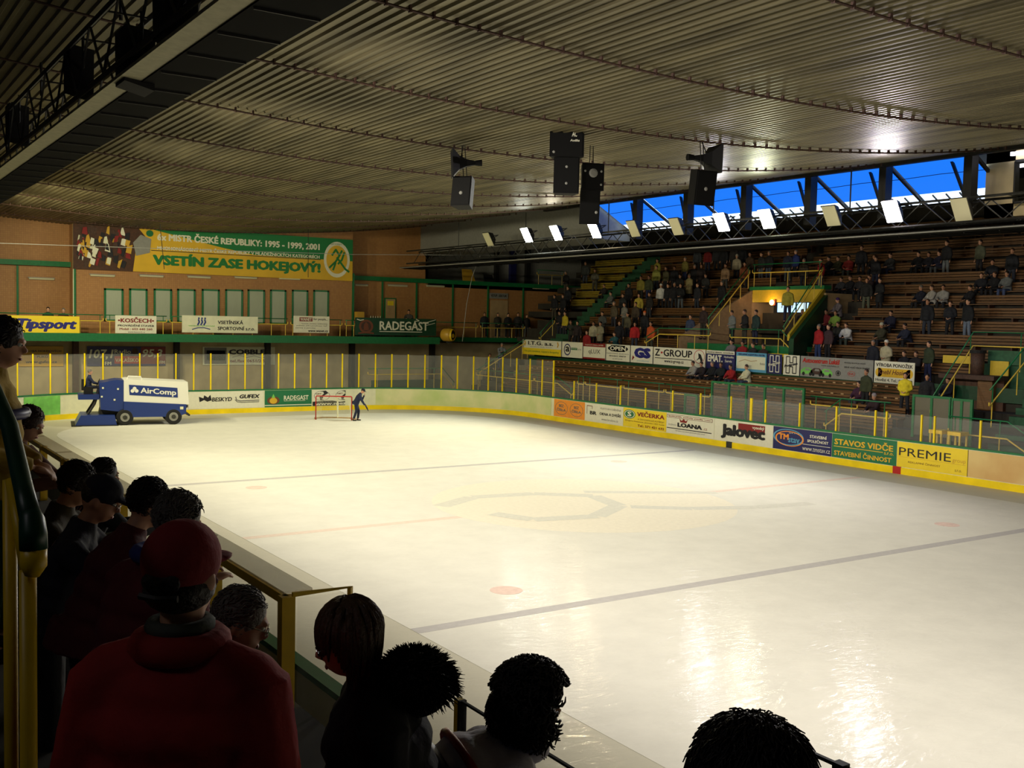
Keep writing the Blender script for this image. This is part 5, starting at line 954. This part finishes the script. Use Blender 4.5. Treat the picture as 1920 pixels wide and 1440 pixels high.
# region phrase -> list of (px, py of the top of the head, pose, jacket, trousers, extra)
CROWD = [
 ('on the corner balcony', 'bal', [(909, 570, 'stand', DK, DK), (934, 570, 'long', (40, 36, 28), DK), (953, 567, 'hands', (18, 18, 24), DK), (972, 573, 'stand', (34, 32, 34), DK), (988, 577, 'stand', (30, 26, 26), (90, 90, 92))]),
 ('on the left aisle stairs', 'st', [(1040, 553, 'stand', DK, TW), (1056, 555, 'stand', DK, DK), (1065, 538, 'stand', (26, 30, 38), DK), (1062, 515, 'hands', (30, 30, 30), TW), (1098, 498, 'stand', (56, 60, 58), (60, 66, 74)), (1116, 513, 'hands', (90, 88, 74), (60, 58, 50))]),
 ('directly above the cream signs at left', 'st', [(1050, 590, 'hands', DK, (30, 34, 50)), (1058, 591, 'stand', (190, 170, 40), (40, 40, 50)), (1083, 598, 'stand', (40, 30, 30), DK), (1079, 614, 'rail', (40, 44, 34), DK), (1101, 613, 'stand', (140, 24, 26), DK), (1113, 611, 'stand', (170, 164, 136), DK), (1126, 610, 'coat', (140, 134, 108), DK), (1130, 594, 'hands', (74, 76, 72), DK), (1156, 622, 'rail', (30, 76, 80), DK), (1162, 600, 'stand', DK, DK), (1177, 595, 'stand', (88, 84, 64), (50, 52, 60)), (1191, 599, 'stand', (170, 26, 30), (50, 56, 70)), (1209, 594, 'stand', DK, DK, ('beanie', (200, 90, 30))), (1221, 598, 'stand', (190, 80, 30), (60, 64, 50))]),
 ('midway up, left of the gangway', 'st', [(1133, 539, 'sit', (40, 34, 36), DK), (1146, 543, 'sit', (100, 104, 100), DK), (1179, 539, 'stand', DK, DK), (1168, 556, 'stand', (34, 38, 40), DK), (1172, 562, 'hands', (120, 118, 112), (50, 54, 56)), (1152, 563, 'stand', (84, 74, 56), (60, 62, 70)), (1198, 558, 'stand', (180, 160, 60), (30, 40, 90)), (1218, 559, 'stand', (30, 26, 24), (44, 46, 52)), (1192, 575, 'stand', (70, 58, 44), DK), (1202, 519, 'stand', (130, 120, 44), (30, 34, 30)), (1217, 521, 'stand', (60, 66, 40), (30, 40, 80)), (1240, 526, 'stand', (205, 205, 200), DK, ('beanie', (200, 200, 196))), (1253, 529, 'stand', DK, DK), (1276, 521, 'hands', (16, 16, 18), DK), (1259, 539, 'stand', DK, (30, 36, 44)), (1277, 538, 'hands', (18, 20, 24), (80, 88, 96)), (1293, 517, 'coat', (140, 128, 86), DK), (1308, 540, 'stand', (30, 32, 40), (40, 46, 60)), (1324, 522, 'hands', (40, 40, 40), DK), (1354, 523, 'stand', DK, DK), (1233, 490, 'stand', (150, 140, 50), DK), (1231, 504, 'stand', (150, 150, 70), (60, 70, 80)), (1249, 507, 'stand', (80, 76, 50), DK), (1265, 501, 'stand', DK, DK), (1285, 487, 'stand', (120, 110, 50), (40, 50, 90)), (1303, 497, 'stand', DK, DK), (1310, 498, 'stand', (40, 30, 30), DK)]),
 ('in the dim top rows left of gangway', 'st', [(1308, 472, 'stand', (50, 54, 60), DK), (1328, 465, 'stand', (120, 24, 24), (30, 36, 60)), (1345, 465, 'stand', (40, 40, 44), DK), (1358, 466, 'stand', DK, DK), (1377, 467, 'stand', (44, 38, 36), DK), (1393, 466, 'stand', DK, DK), (1407, 468, 'stand', (60, 44, 30), DK), (1361, 489, 'stand', (150, 120, 90), (60, 62, 60)), (1382, 482, 'stand', (150, 140, 116), DK, ('beanie', (170, 166, 150))), (1397, 486, 'stand', (120, 64, 34), DK)]),
 ('behind the upper gangway railing', 'st', [(1428, 483, 'stand', (40, 40, 40), (80, 88, 96)), (1441, 480, 'stand', (26, 26, 30), (70, 80, 100)), (1478, 479, 'stand', (34, 38, 60), (90, 98, 100)), (1493, 471, 'stand', (34, 50, 110), DK), (1508, 483, 'stand', (60, 50, 34), DK), (1540, 484, 'stand', (150, 26, 30), JN), (1555, 485, 'sit', DK, DK)]),
 ('on the gangway landing', 'gang', [(1295, 591, 'stand', (50, 60, 84), (60, 66, 70)), (1320, 576, 'stand', (46, 30, 24), (40, 36, 30)), (1374, 579, 'hands', (110, 114, 110), DK), (1398, 579, 'hands', (24, 22, 22), (60, 56, 46)), (1418, 581, 'stand', (30, 50, 46), (30, 34, 60)), (1478, 541, 'stand', (150, 140, 44), (30, 34, 60))]),
 ('behind the navy sign', 'chest', [(1372, 638, 'sit', (110, 106, 104), DK), (1393, 641, 'sit', (140, 28, 28), DK), (1413, 644, 'sit', (40, 38, 32), DK), (1432, 646, 'sit', (56, 38, 32), DK)]),
 ('just right of the gangway, lower rows', 'st', [(1505, 583, 'sit', DK, DK), (1522, 594, 'sit', (26, 28, 30), DK), (1532, 584, 'sit', (50, 30, 30), DK), (1547, 583, 'sit', (120, 34, 36), DK), (1542, 592, 'sit', (120, 150, 60), DK), (1554, 569, 'sit', DK, DK), (1564, 568, 'sit', (116, 108, 112), DK, ('beanie', (60, 30, 90))), (1536, 607, 'stand', (160, 22, 26), (40, 56, 100)), (1551, 609, 'stand', (60, 40, 44), DK), (1572, 604, 'sit', (40, 40, 32), DK), (1583, 610, 'sitlean', (210, 210, 206), (60, 70, 60))]),
 ('in the middle block right of gangway', 'st', [(1572, 486, 'sit', (60, 60, 36), DK), (1592, 481, 'sit', (140, 40, 36), (60, 66, 60)), (1616, 463, 'stand', DK, DK), (1623, 479, 'sit', (30, 28, 30), DK), (1643, 480, 'stand', (24, 24, 30), (30, 36, 60)), (1670, 482, 'sit', (60, 60, 60), (30, 34, 60)), (1578, 522, 'sit', (50, 50, 56), DK), (1586, 515, 'sit', DK, DK), (1597, 515, 'sit', (40, 38, 40), DK), (1612, 513, 'sit', (40, 24, 30), DK), (1626, 521, 'stand', (28, 28, 28), (88, 92, 76)), (1651, 516, 'coat', (22, 24, 28), DK), (1671, 586, 'sit', (26, 28, 50), DK), (1703, 600, 'sitlean', (30, 34, 54), DK), (1654, 613, 'sit', (60, 58, 40), DK, ('beanie', (180, 180, 160))), (1638, 631, 'stand', (24, 26, 36), DK), (1663, 628, 'coat', (176, 168, 136), DK, ('beanie', (210, 206, 190))), (1696, 664, 'sit', DK, DK), (1715, 664, 'sit', (30, 26, 26), DK)]),
 ('in the rightmost block of upper stand', 'st', [(1723, 474, 'sit', DK, DK), (1739, 472, 'sit', (34, 34, 44), DK), (1753, 480, 'sit', (36, 36, 60), (80, 84, 90)), (1776, 452, 'stand', (30, 30, 34), (110, 116, 120)), (1839, 446, 'stand', (80, 84, 66), DK), (1899, 463, 'stand', (26, 28, 34), (44, 48, 60)), (1728, 535, 'sit', (26, 28, 46), DK), (1746, 535, 'sit', (168, 164, 158), DK), (1760, 537, 'sit', (150, 148, 144), DK), (1740, 561, 'stand', (20, 22, 28), (44, 48, 60)), (1783, 563, 'hands', (22, 24, 32), DK), (1820, 541, 'sit', DK, DK), (1816, 564, 'stand', (18, 20, 24), (100, 112, 130)), (1841, 510, 'sit', (24, 26, 34), DK), (1861, 499, 'sit', (34, 36, 44), DK), (1866, 512, 'sit', (20, 20, 24), DK), (1884, 513, 'sit', (100, 104, 104), (60, 74, 110)), (1743, 635, 'stand', (46, 56, 34), (30, 36, 70))]),
]
LOWER = [
 ('in front of the navy sign', 'low', [(1305, 668, 'sitlean', (150, 146, 136), DK), (1318, 675, 'sitlean', (34, 24, 26), DK), (1337, 669, 'sit', (20, 22, 22), DK), (1351, 674, 'sit', (22, 26, 26), DK), (1375, 673, 'sitlean', (160, 28, 28), (50, 56, 74)), (1401, 675, 'sit', (215, 210, 170), (60, 70, 90))]),
 ('below the grey car dealer sign', 'low', [(1625, 692, 'stand', (54, 60, 36), DK), (1631, 727, 'sit', (60, 26, 50), (60, 60, 66)), (1640, 744, 'sit', (46, 28, 32), DK, ('beanie', (150, 140, 140)))]),
 ('near the foot of the green stairs', 'low', [(1698, 707, 'long', (225, 205, 40), (30, 32, 40)), (1739, 704, 'stand', (22, 22, 26), (30, 32, 40)), (1778, 715, 'sit', (24, 26, 40), DK)]),
 ('in the corner left of the signs', 'cor', [(921, 640, 'rail', (120, 124, 130), (40, 60, 120)), (893, 664, 'stand', (40, 44, 46), DK)]),
 ('looking over the balcony rail', 'end', [(90, 578, 'stand', (30, 60, 40), DK), (119, 580, 'stand', (60, 40, 40), DK), (767, 574, 'rail', (60, 56, 50), DK)]),
]
CN = [('white', (205, 205, 200)), ('cream', (176, 168, 136)), ('beige', (150, 135, 105)), ('grey', (112, 110, 108)), ('black', (24, 24, 28)), ('dark grey', (45, 44, 44)), ('red', (155, 28, 30)), ('maroon', (80, 34, 38)), ('yellow', (190, 172, 45)), ('olive', (80, 76, 48)), ('orange', (190, 82, 32)), ('brown', (80, 55, 38)), ('blue', (34, 50, 110)), ('dark blue', (30, 36, 60)), ('teal', (30, 74, 78)), ('green', (40, 66, 46)), ('dark olive', (50, 52, 36)), ('purple', (60, 26, 60)), ('lime', (120, 150, 60))]
def cname(c): return min(CN, key=lambda t: sum((a-b)**2 for a, b in zip(t[1], c)))[0]
ORD = ['leftmost', 'second from left', 'third from left', 'fourth from left', 'fifth from left', 'sixth from left', 'seventh from left', 'eighth from left', 'ninth from left', 'tenth from left', 'eleventh from left', 'twelfth from left', 'thirteenth from left', 'fourteenth from left', 'fifteenth from left', 'sixteenth from left', 'seventeenth from left', 'eighteenth from left', 'nineteenth from left'] + ['%dth from left' % k for k in range(20, 40)]
ORD[20] = '21st from left'; ORD[21] = '22nd from left'; ORD[22] = '23rd from left'
HT = {'stand': 1.72, 'hands': 1.72, 'rail': 1.62, 'coat': 1.74, 'long': 1.68, 'sit': 1.30, 'sitlean': 1.22}
rnd = random.Random(11); TAKEN = []
def place(px, py, pose, mode):
    H = HT[pose]
    if mode == 'st':
        best = None
        for k in range(NR):
            x, z = rowp(k); dx = .32 if not pose.startswith('sit') else .62; sx = x+dx; P = on('x', sx, px, py); e = P.z-(z+H)
            if best is None or abs(e) < abs(best[0]): best = (e, V((sx, P.y, z)))
        b = best[1]; return b
    if mode == 'chest': P = on('x', 20.52, px, py); return V((20.52, P.y, P.z-H))
    if mode == 'gang': P = on('x', 21.6 if px < 1460 else 22.6, px, py); return V((P.x, P.y, 4.3 if px > 1330 and px < 1460 else P.z-H))
    if mode == 'low':
        best = None
        for x, z in LOW+[(16.3, .5)]:
            sx = x+(.3 if not pose.startswith('sit') else .62); P = on('x', sx, px, py); e = P.z-(z-.1+H)
            if best is None or abs(e) < abs(best[0]): best = (e, V((sx, P.y, z-.0 if not pose.startswith('sit') else z-.1)))
        return best[1]
    if mode == 'bal': P = on('y', 37.9, px, py); return V((P.x, P.y, ZF))
    if mode == 'end': P = on('y', 36.5, px, py); return V((P.x, P.y, P.z-H if px < 200 else ZF))
    P = on('y', 33.2, px, py); x_, z_ = min(CSTEP+[(P.x-.2, 0.)], key=lambda t: abs(t[1]+H-P.z)+abs(t[0]+.2-P.x)*.5); return V((x_+.2, P.y, z_))
for phrase, mode, L in CROWD+LOWER:
    xs_ = sorted(t[0] for t in L)
    for t in L:
        px, py, pose, jc, tc = t[:5]; hat = t[5] if len(t) > 5 else None
        pos = place(px, py, pose, mode); f = get_fig(pose, **POSES[pose])
        for _ in range(3):
            for q_ in TAKEN:
                if abs(q_.x-pos.x) < .5 and abs(q_.z-pos.z) < 1.0 and abs(q_.y-pos.y) < .56: pos.y = q_.y+(.58 if pos.y > q_.y else -.58)
        TAKEN.append(pos.copy())
        ja = tuple(jc); verb = 'sitting' if pose.startswith('sit') else ('leaning' if pose == 'rail' else 'standing')
        lab = '%s, %s in %s, %s' % (ORD[xs_.index(px)], verb, cname(jc), phrase)
        face = (math.pi+rnd.uniform(-.35, .35)) if mode in ('st', 'low', 'gang', 'chest') else (-math.pi/2-.3+rnd.uniform(-.3, .3))
        if mode == 'st' and pos.y > 20: face += .25
        person(f, pos, face, lab, jc, tc, hat=hat, skin=rnd.randint(0, 1), hair=rnd.choice((0, 0, 0, 1, 1, 2)), group='people '+phrase, scale=rnd.uniform(1.0, 1.06))

# ------------------------------------------------------------------ near side: terrace, parapet with shelf, handrail
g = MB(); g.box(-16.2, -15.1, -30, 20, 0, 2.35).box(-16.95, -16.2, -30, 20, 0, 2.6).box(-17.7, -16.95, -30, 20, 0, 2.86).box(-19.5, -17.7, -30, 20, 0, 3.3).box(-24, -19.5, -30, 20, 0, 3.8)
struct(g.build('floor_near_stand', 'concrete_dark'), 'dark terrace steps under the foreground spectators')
PXX = -15.2; LZ = 3.19
yE = on('z', LZ, 515, 1115).y; yS = on('z', LZ, 75, 830).y+3
M['shelf_clear'] = mat('clear_shelf_sheet', srgb(214, 208, 180), .2, alpha=.42)
t = empty('parapet', (PXX, (yE+yS)/2, 2.35), 0, 'yellow framed clear parapet with a narrow pale shelf on top', 'parapet')
MB().box(PXX-.02, PXX+.02, yE, yS, LZ-.09, LZ-.02).build('top_bar', 'yellow', t)
n = 8
for i in range(n+1): y = yE+(yS-yE)*i/n; MB().box(PXX-.05, PXX+.05, y-.045, y+.045, 2.35, LZ-.02).build('post', 'yellow', t)
for i in range(n): y0, y1 = yE+(yS-yE)*i/n+.05, yE+(yS-yE)*(i+1)/n-.05; MB().box(PXX-.006, PXX+.006, y0, y1, 2.4, LZ-.1).build('pane', 'glass', t)
col('shelf', 225, 220, 196, rough=.35, var=.06)
for i in range(6):
    y0, y1 = yE-.02+(yS-yE)*i/6, yE-.035+(yS-yE)*(i+1)/6; MB().box(PXX-.03, PXX+.19, y0, y1, LZ, LZ+.02).build('shelf_board', 'shelf_clear', t)
fx = on('y', yE, 650, 1101).x
t = empty('gate_frame', ((PXX+fx)/2, yE, 2.35), 0, 'yellow tubular gate frame beside the end of the pale shelf', 'gate')
MB().tube([(PXX+.02, yE-.06, LZ), (fx, yE-.06, LZ), (fx, yE-.06, 1.3)], .022, 4).build('tube_frame', 'yellow', t); MB().box(PXX+.06, fx-.02, yE-.065, yE-.055, 1.4, LZ-.03).build('pane', 'glass', t)
y1 = on('z', LZ, 874, 1307).y
t = empty('glass_screen', (PXX, y1-1.5, 2.35), 0, 'low clear screen with a dark edge and one yellow post near the curly haired person', 'screen')
MB().box(PXX-.02, PXX+.02, y1-.02, y1+.02, 2.35, LZ).build('post', 'yellow', t); MB().box(PXX-.022, PXX+.022, y1-.04, y1-.02, 2.35, LZ).build('seal', 'rubber', t); MB().box(PXX-.005, PXX+.005, y1-3.2, y1-.04, 2.4, LZ-.01).build('pane', 'glass', t); MB().box(PXX-.008, PXX+.008, y1-3.2, y1-.04, LZ-.012, LZ).build('edge_strip', 'rubber', t)
struct(MB().box(PXX+.03, PXX+.1, -30, 12, 0, 2.3).build('trim_20', 'dark_green'), 'dark green front of the near terrace')
t = empty('tube_lamp', (-21.5, -21, 8.6), 0, 'added unseen fill lamp over the near stand behind the viewer', 'lamp'); MB().cyl((-21.5, -22, 8.6), (-21.5, -20, 8.6), .05, n=8).build('tube', 'tube_on', t); MB().box(-21.55, -21.45, -22, -20, 8.65, 8.72).build('batten', 'grey', t); MB().tube([(-21.5, -21, 8.7), (-21.5, -21, 11.6)], .02, 5).build('rod', 'steel', t)  # unseen tube, added with the weak light below to brighten the foreground backs
light('POINT', 'near_stand_fill_light', (-21.5, -21, 8.45), 10, (1, .9, .75), size=.3)
# handrail at the left edge
t = empty('handrail', at(2.3, 60, 1240), 0, 'thick green and yellow handrail with a padded end at the left edge', 'handrail')
MB().tube([at(2.75, -30, 690), at(2.6, 18, 800), at(2.4, 45, 920), at(2.3, 58, 975)], [.02, .021, .022, .024], 14).build('green_tube', 'dark_green', t, smooth=True)
MB().tube([at(2.3, 55, 955), at(2.3, 60, 975), at(2.28, 62, 1000), at(2.28, 63, 1030)], [.02, .027, .029, .029], 16).build('green_pad', 'dark_green', t, smooth=True)
MB().tube([at(2.28, 63, 1028), at(2.28, 63, 1060), at(2.28, 60, 1080)], [.028, .028, .015], 16).build('yellow_pad', 'yellow', t, smooth=True)
MB().tube([at(2.3, 52, 1070), V((at(2.3, 52, 1070).x, at(2.3, 52, 1070).y, 3.3))], .019, 10).build('post', 'yellow', t, smooth=True)
MB().tube([at(2.6, 22, 900), at(2.5, 50, 1070)], .016, 10).build('yellow_brace', 'yellow', t, smooth=True); MB().tube([at(2.7, 18, 900), V((at(2.7, 18, 900).x, at(2.7, 18, 900).y, 3.3))], .018, 10).build('post', 'yellow', t, smooth=True)

# ------------------------------------------------------------------ foreground spectators
def fg(name, dist, px, py, face, label, jacket, trousers=(20, 20, 24), H=1.75, scale=1.0, hat=None, hair=0, skin=0, noh=False, loc=None, **k):
    f = make_figure(vox=.014, fingers=True, **k)
    for n in ('body', 'jacket', 'trousers', 'shoes', 'hair', 'cap', 'beanie'): f[n].materials.append(None)
    J = f['J']; fa = math.radians(face); top = J['head']+V((0, 0, .125)); P = at(dist, px, py)
    base = P-Matrix.Rotation(fa, 3, 'Z')@(top*scale)
    r = person(f, base, fa, label, jacket, trousers, hat=hat, hair=hair, skin=skin, scale=scale)
    for c in list(r.children):
        if noh and c.name.split('.')[0] == 'hair': bpy.data.objects.remove(c)
    R = J['R']; hd = J['head']; b = [c for c in r.children if c.name.startswith('body')][0]
    for s_ in (1, -1): MB().ball(hd+R@V((.078, .031*s_, .012)), (.012, .015, .011), None, 10, 6).build('eye', 'paper', b, local=True, smooth=True); MB().ball(hd+R@V((.088, .031*s_, .012)), .006, None, 8, 6).build('pupil', 'ink', b, local=True)
    MB().ball(hd+R@V((.096, 0, -.062)), (.006, .024, .007), R, 10, 5).build('mouth', col('lips', 150, 80, 74, rough=.5), b, local=True, smooth=True)
    return r, J
def hair_on(r, J, kind, m, n=160, seed=1, L=.1, r0=.1, tw=1.0):
    rn_ = random.Random(seed); R = J['R']; hd = J['head']; c = hd+R@V((-.02, 0, .03)); q = MB(); q.ball(c-R@V((.012 if kind == 'bob' else 0, 0, 0)), (r0*(.98 if kind == 'bob' else 1.02), r0*.9, r0*1.04), R, 24, 16)
    for i in range(n):
        while True:
            d = V((rn_.gauss(0, 1), rn_.gauss(0, 1), rn_.gauss(0, 1))).normalized()
            if kind == 'bob' and d.x > (.2 if d.z < .6 else .5): continue
            if not (d.x > .45 and d.z < .55): break
        p0 = c+R@V((d.x*r0, d.y*r0*.88, d.z*r0)); dn = (p0-c).normalized()
        if kind == 'curly':
            a = dn.orthogonal().normalized(); b = dn.cross(a); s0 = rn_.uniform(.012, .026); ph = rn_.random()*6
            drop = V((0, 0, -1))*(.07 if d.z < .2 else .012)
            q.tube([p0+dn*(.006*j)+drop*(j/9)+(a*math.cos(ph+j*.9)+b*math.sin(ph+j*.9))*s0*(.6+.05*j) for j in range(10)], [.0055]*8+[.004, .002], 5)
        elif kind == 'bob':
            pts = [p0]; cur = dn.copy(); nn_ = 8
            for j in range(1, 7):
                tg = V((0, 0, -1))-cur*(-cur.z); tg = tg.normalized() if tg.length > .2 else R@V((-1, 0, 0))
                if (pts[-1]-c).z > .0: p_ = pts[-1]+tg*.026; cur = (p_-c).normalized(); p_ = c+cur*max(r0*.98, min((p_-c).length, r0*1.08))
                else: p_ = pts[-1]+V((0, 0, -.021))+R@V((.0, d.y*.002, 0))
                pts.append(p_)
            q.tube(pts, [.012, .012, .011, .010, .009, .006, .003], 5)
        else:
            t_ = R@V((-.6+rn_.uniform(-.4, .4), rn_.uniform(-.5, .5)+d.y*.5, -.25+rn_.uniform(-.3, .3))); t_ = (t_-dn*t_.dot(dn)).normalized(); lf = rn_.random()**4*.008; q.tube([p0-dn*.004, p0+dn*.005+t_*L*.3, p0+dn*(.003+lf)+t_*L*.62, p0+dn*(-.003+lf*1.2)+t_*L*.9], [.006*tw, .006*tw, .0045*tw, .001], 4)
    o = q.build('hair', m, r, local=True, smooth=True); return o
def glasses(r, J):
    R = J['R']; hd = J['head']; q = MB()
    for s_ in (1, -1):
        cc = V((.102, .033*s_, .008)); q.tube([hd+R@(cc+V((0, .022*math.cos(a*math.pi/8), .017*math.sin(a*math.pi/8)))) for a in range(17)], .0018, 5, cap=False)
        q.tube([hd+R@V((.1, .055*s_, .012)), hd+R@V((.0, .084*s_, .014))], .0018, 5)
    q.tube([hd+R@V((.104, -.011, .01)), hd+R@V((.104, .011, .01))], .0018, 5); q.build('glasses', 'chrome', r, local=True)
# big man in red, seen from behind
r, J = fg('red', 2.8, 345, 985, 50, 'big man in a dark red jacket and red cap, seen from behind, at lower left', (150, 28, 26), scale=1.08, bulk=1.32, noh=True, headyaw=-.1)
R = J['R']; hd = J['head']; k_ = MB(); k_.ball(hd+R@V((-.012, 0, .045)), (.112, .094, .098), R, 24, 14); k_.ball(hd+R@V((.12, 0, .02)), (.075, .068, .012), R, 14, 6)
cp = remesh(k_, .009, 1, 'cap'); o = bpy.data.objects.new('cap', cp); C.objects.link(o); cp.materials.append(cloth(128, 22, 28)); o.parent = r
MB().ball(hd+R@V((-.108, 0, .005)), (.014, .052, .032), R, 14, 8).build('cap_opening', 'hair_dark', o, local=True, smooth=True); MB().tube([hd+R@V((-.116, -.05, -.028)), hd+R@V((-.127, 0, -.03)), hd+R@V((-.116, .05, -.028))], .009, 6).build('cap_strap', 'ink', o, local=True)
q = MB().ball(hd+R@V((-.02, 0, -.03)), (.094, .086, .06), R, 18, 10); q.build('hair', 'hair_dark', r, local=True, smooth=True)
N = J['N']; MB().tube([N+V((.09*math.cos(a*math.pi/9), .088*math.sin(a*math.pi/9), .0)) for a in range(19)], .038, 10, cap=False).build('collar', cloth(150, 30, 26), r, local=True, smooth=True)
MB().tube([N+V((.07*math.cos(a*math.pi/9), .066*math.sin(a*math.pi/9), .045)) for a in range(19)], .02, 8, cap=False).build('scarf', cloth(70, 74, 66), r, local=True, smooth=True)
# man with glasses
r, J = fg('glasses', 3.75, 452, 1103, -20, 'balding grey man with glasses looking right between the red jacket and the yellow post', (60, 30, 26), scale=.97, headpitch=.35, skin=1, noh=True, lean=.15)
hair_on(r, J, 'short', 'hair_grey', 700, 4, L=.04, r0=.097, tw=.45); glasses(r, J)
# woman with bob and fur hood
r, J = fg('woman', 3.35, 652, 1128, 158, 'woman in a black coat with glasses, fair brown bob and a fur trimmed hood', (14, 13, 20), headpitch=.3, lean=.12, bulk=1.38, coat=True, scale=.97, arms='front', noh=True)
hair_on(r, J, 'bob', col('hair_fair', 84, 60, 38, rough=.45, bump=.5, bscale=80), 330, 5); glasses(r, J)
N = J['N']; q = MB(); q.ball(N+V((-.15, 0, -.015)), (.12, .15, .10), None, 18, 12); hood = q.build('hood', cloth(14, 13, 20), r, local=True, smooth=True)
q = MB(); rn_ = random.Random(8)
for i in range(1500):
    a = rn_.uniform(0, 6.283); e = rn_.uniform(-.3, 1.3); d = V((math.cos(a)*math.cos(e), math.sin(a)*math.cos(e), math.sin(e))); p0 = N+V((-.15, 0, -.01))+V((d.x*.12, d.y*.15, d.z*.10)); q.tube([p0, p0+d*.02+V((0, 0, -.003)), p0+d*(.032+rn_.random()*.014)+V((rn_.uniform(-.01, .01), rn_.uniform(-.01, .01), -.012))], [.0045, .003, .0008], 3, cap=False)
tag(q.build('fur_trim', 'hair_dark', hood, local=True), kind='stuff')
# curly head
r, J = fg('curly', 3.7, 1000, 1258, -12, 'person with dark curly hair in a white jacket with a red stripe, seen from behind', (226, 222, 236), lean=1.15, headpitch=-.5, bulk=1.2, scale=.98, noh=True)
hair_on(r, J, 'curly', 'hair_dark', 800, 2, r0=.108)
t_ = J['t']; H = J['H']; q = MB(); q2 = MB()
def ringpt(u, a, rx, ry): Rt = Matrix.Rotation(1.15, 3, 'Y'); return H+t_*u+Rt@V((rx*math.cos(a), ry*math.sin(a), 0))
q.tube([ringpt(.33, a*math.pi/12, .172, .232) for a in range(25)], .016, 6, cap=False); q.build('red_stripe', 'red', r, local=True, smooth=True)
q2.tube([ringpt(.22, a*math.pi/12, .162, .205) for a in range(25)], .05, 8, cap=False); q2.build('navy_band', 'navy', r, local=True, smooth=True)
MB().tube([J['N']+V((.085*math.cos(a*math.pi/9), .085*math.sin(a*math.pi/9), .01)) for a in range(19)], .03, 8, cap=False).build('collar', cloth(226, 222, 236), r, local=True, smooth=True)
# bottom right head
r, J = fg('corner', 1.72, 1415, 1350, 40, 'dark haired head at the bottom edge of the picture, closest to the viewer', (30, 30, 36), scale=1.05, noh=True)
hair_on(r, J, 'short', 'hair_dark', 4200, 3, L=.055, tw=.33)
# chain of people at the parapet towards the far end
r, J = fg('bandana', 4.6, 335, 925, 25, 'grey haired person with a blue scarf in a dark red hooded jacket', (96, 22, 30), scale=1.03, lean=.3, headpitch=.25, bulk=1.25, noh=True, hair=2)
hair_on(r, J, 'short', 'hair_grey', 1300, 6, L=.05, tw=.5); N = J['N']; MB().tube([N+V((.095*math.cos(a*math.pi/9), .1*math.sin(a*math.pi/9), .035)) for a in range(19)], .036, 10, cap=False).build('scarf', cloth(40, 50, 120), r, local=True, smooth=True)
r, J = fg('darkhair', 5.4, 280, 900, 0, 'dark haired man in a dark red sports jacket bending over the shelf', (80, 18, 24), lean=.4, headpitch=.2, arms='ledge', noh=True, bulk=1.15); hair_on(r, J, 'short', 'hair_dark', 900, 7, L=.05, tw=.6)
r, J = fg('capman', 5.6, 190, 893, -25, 'man in a dark cap and glasses looking right over the shelf', (30, 30, 40), lean=.3, headpitch=.3, arms='ledge', hat=('cap', (22, 24, 40)), skin=1); glasses(r, J)
r, J = fg('profile', 6.0, 145, 868, -30, 'dark haired man in yellow and dark jacket facing right, left of the capped man', (60, 52, 30), lean=.25, headpitch=.3, arms='ledge', noh=True); hair_on(r, J, 'short', 'hair_dark', 700, 9, L=.05, tw=.6)
r, J = fg('back', 8.0, 197, 861, 10, 'dark round head of a person leaning out furthest over the shelf', (26, 26, 32), lean=.35, arms='ledge', noh=True); hair_on(r, J, 'short', 'hair_dark', 700, 10, L=.05)
r, J = fg('boy', 7.6, 55, 763, -35, 'boy with brown hair leaning on the shelf, facing the ice, at left', (96, 58, 34), lean=.4, headpitch=.25, arms='ledge', noh=True); hair_on(r, J, 'short', 'hair_brown', 900, 11, L=.05, tw=.6)
r, J = fg('standingboy', 5.3, 8, 597, -20, 'dark haired boy in yellow and green team jacket standing at the left edge', (170, 140, 40), (28, 70, 44), headpitch=.25, noh=True, bulk=1.05, arms='front'); hair_on(r, J, 'short', 'hair_dark', 900, 12, L=.05, tw=.6)
t_ = J['t']; MB().tube([J['H']+t_*.33+V((.152*math.cos(a*math.pi/12), .205*math.sin(a*math.pi/12), 0)) for a in range(25)], .03, 8, cap=False).build('navy_band', 'navy', r, local=True, smooth=True)
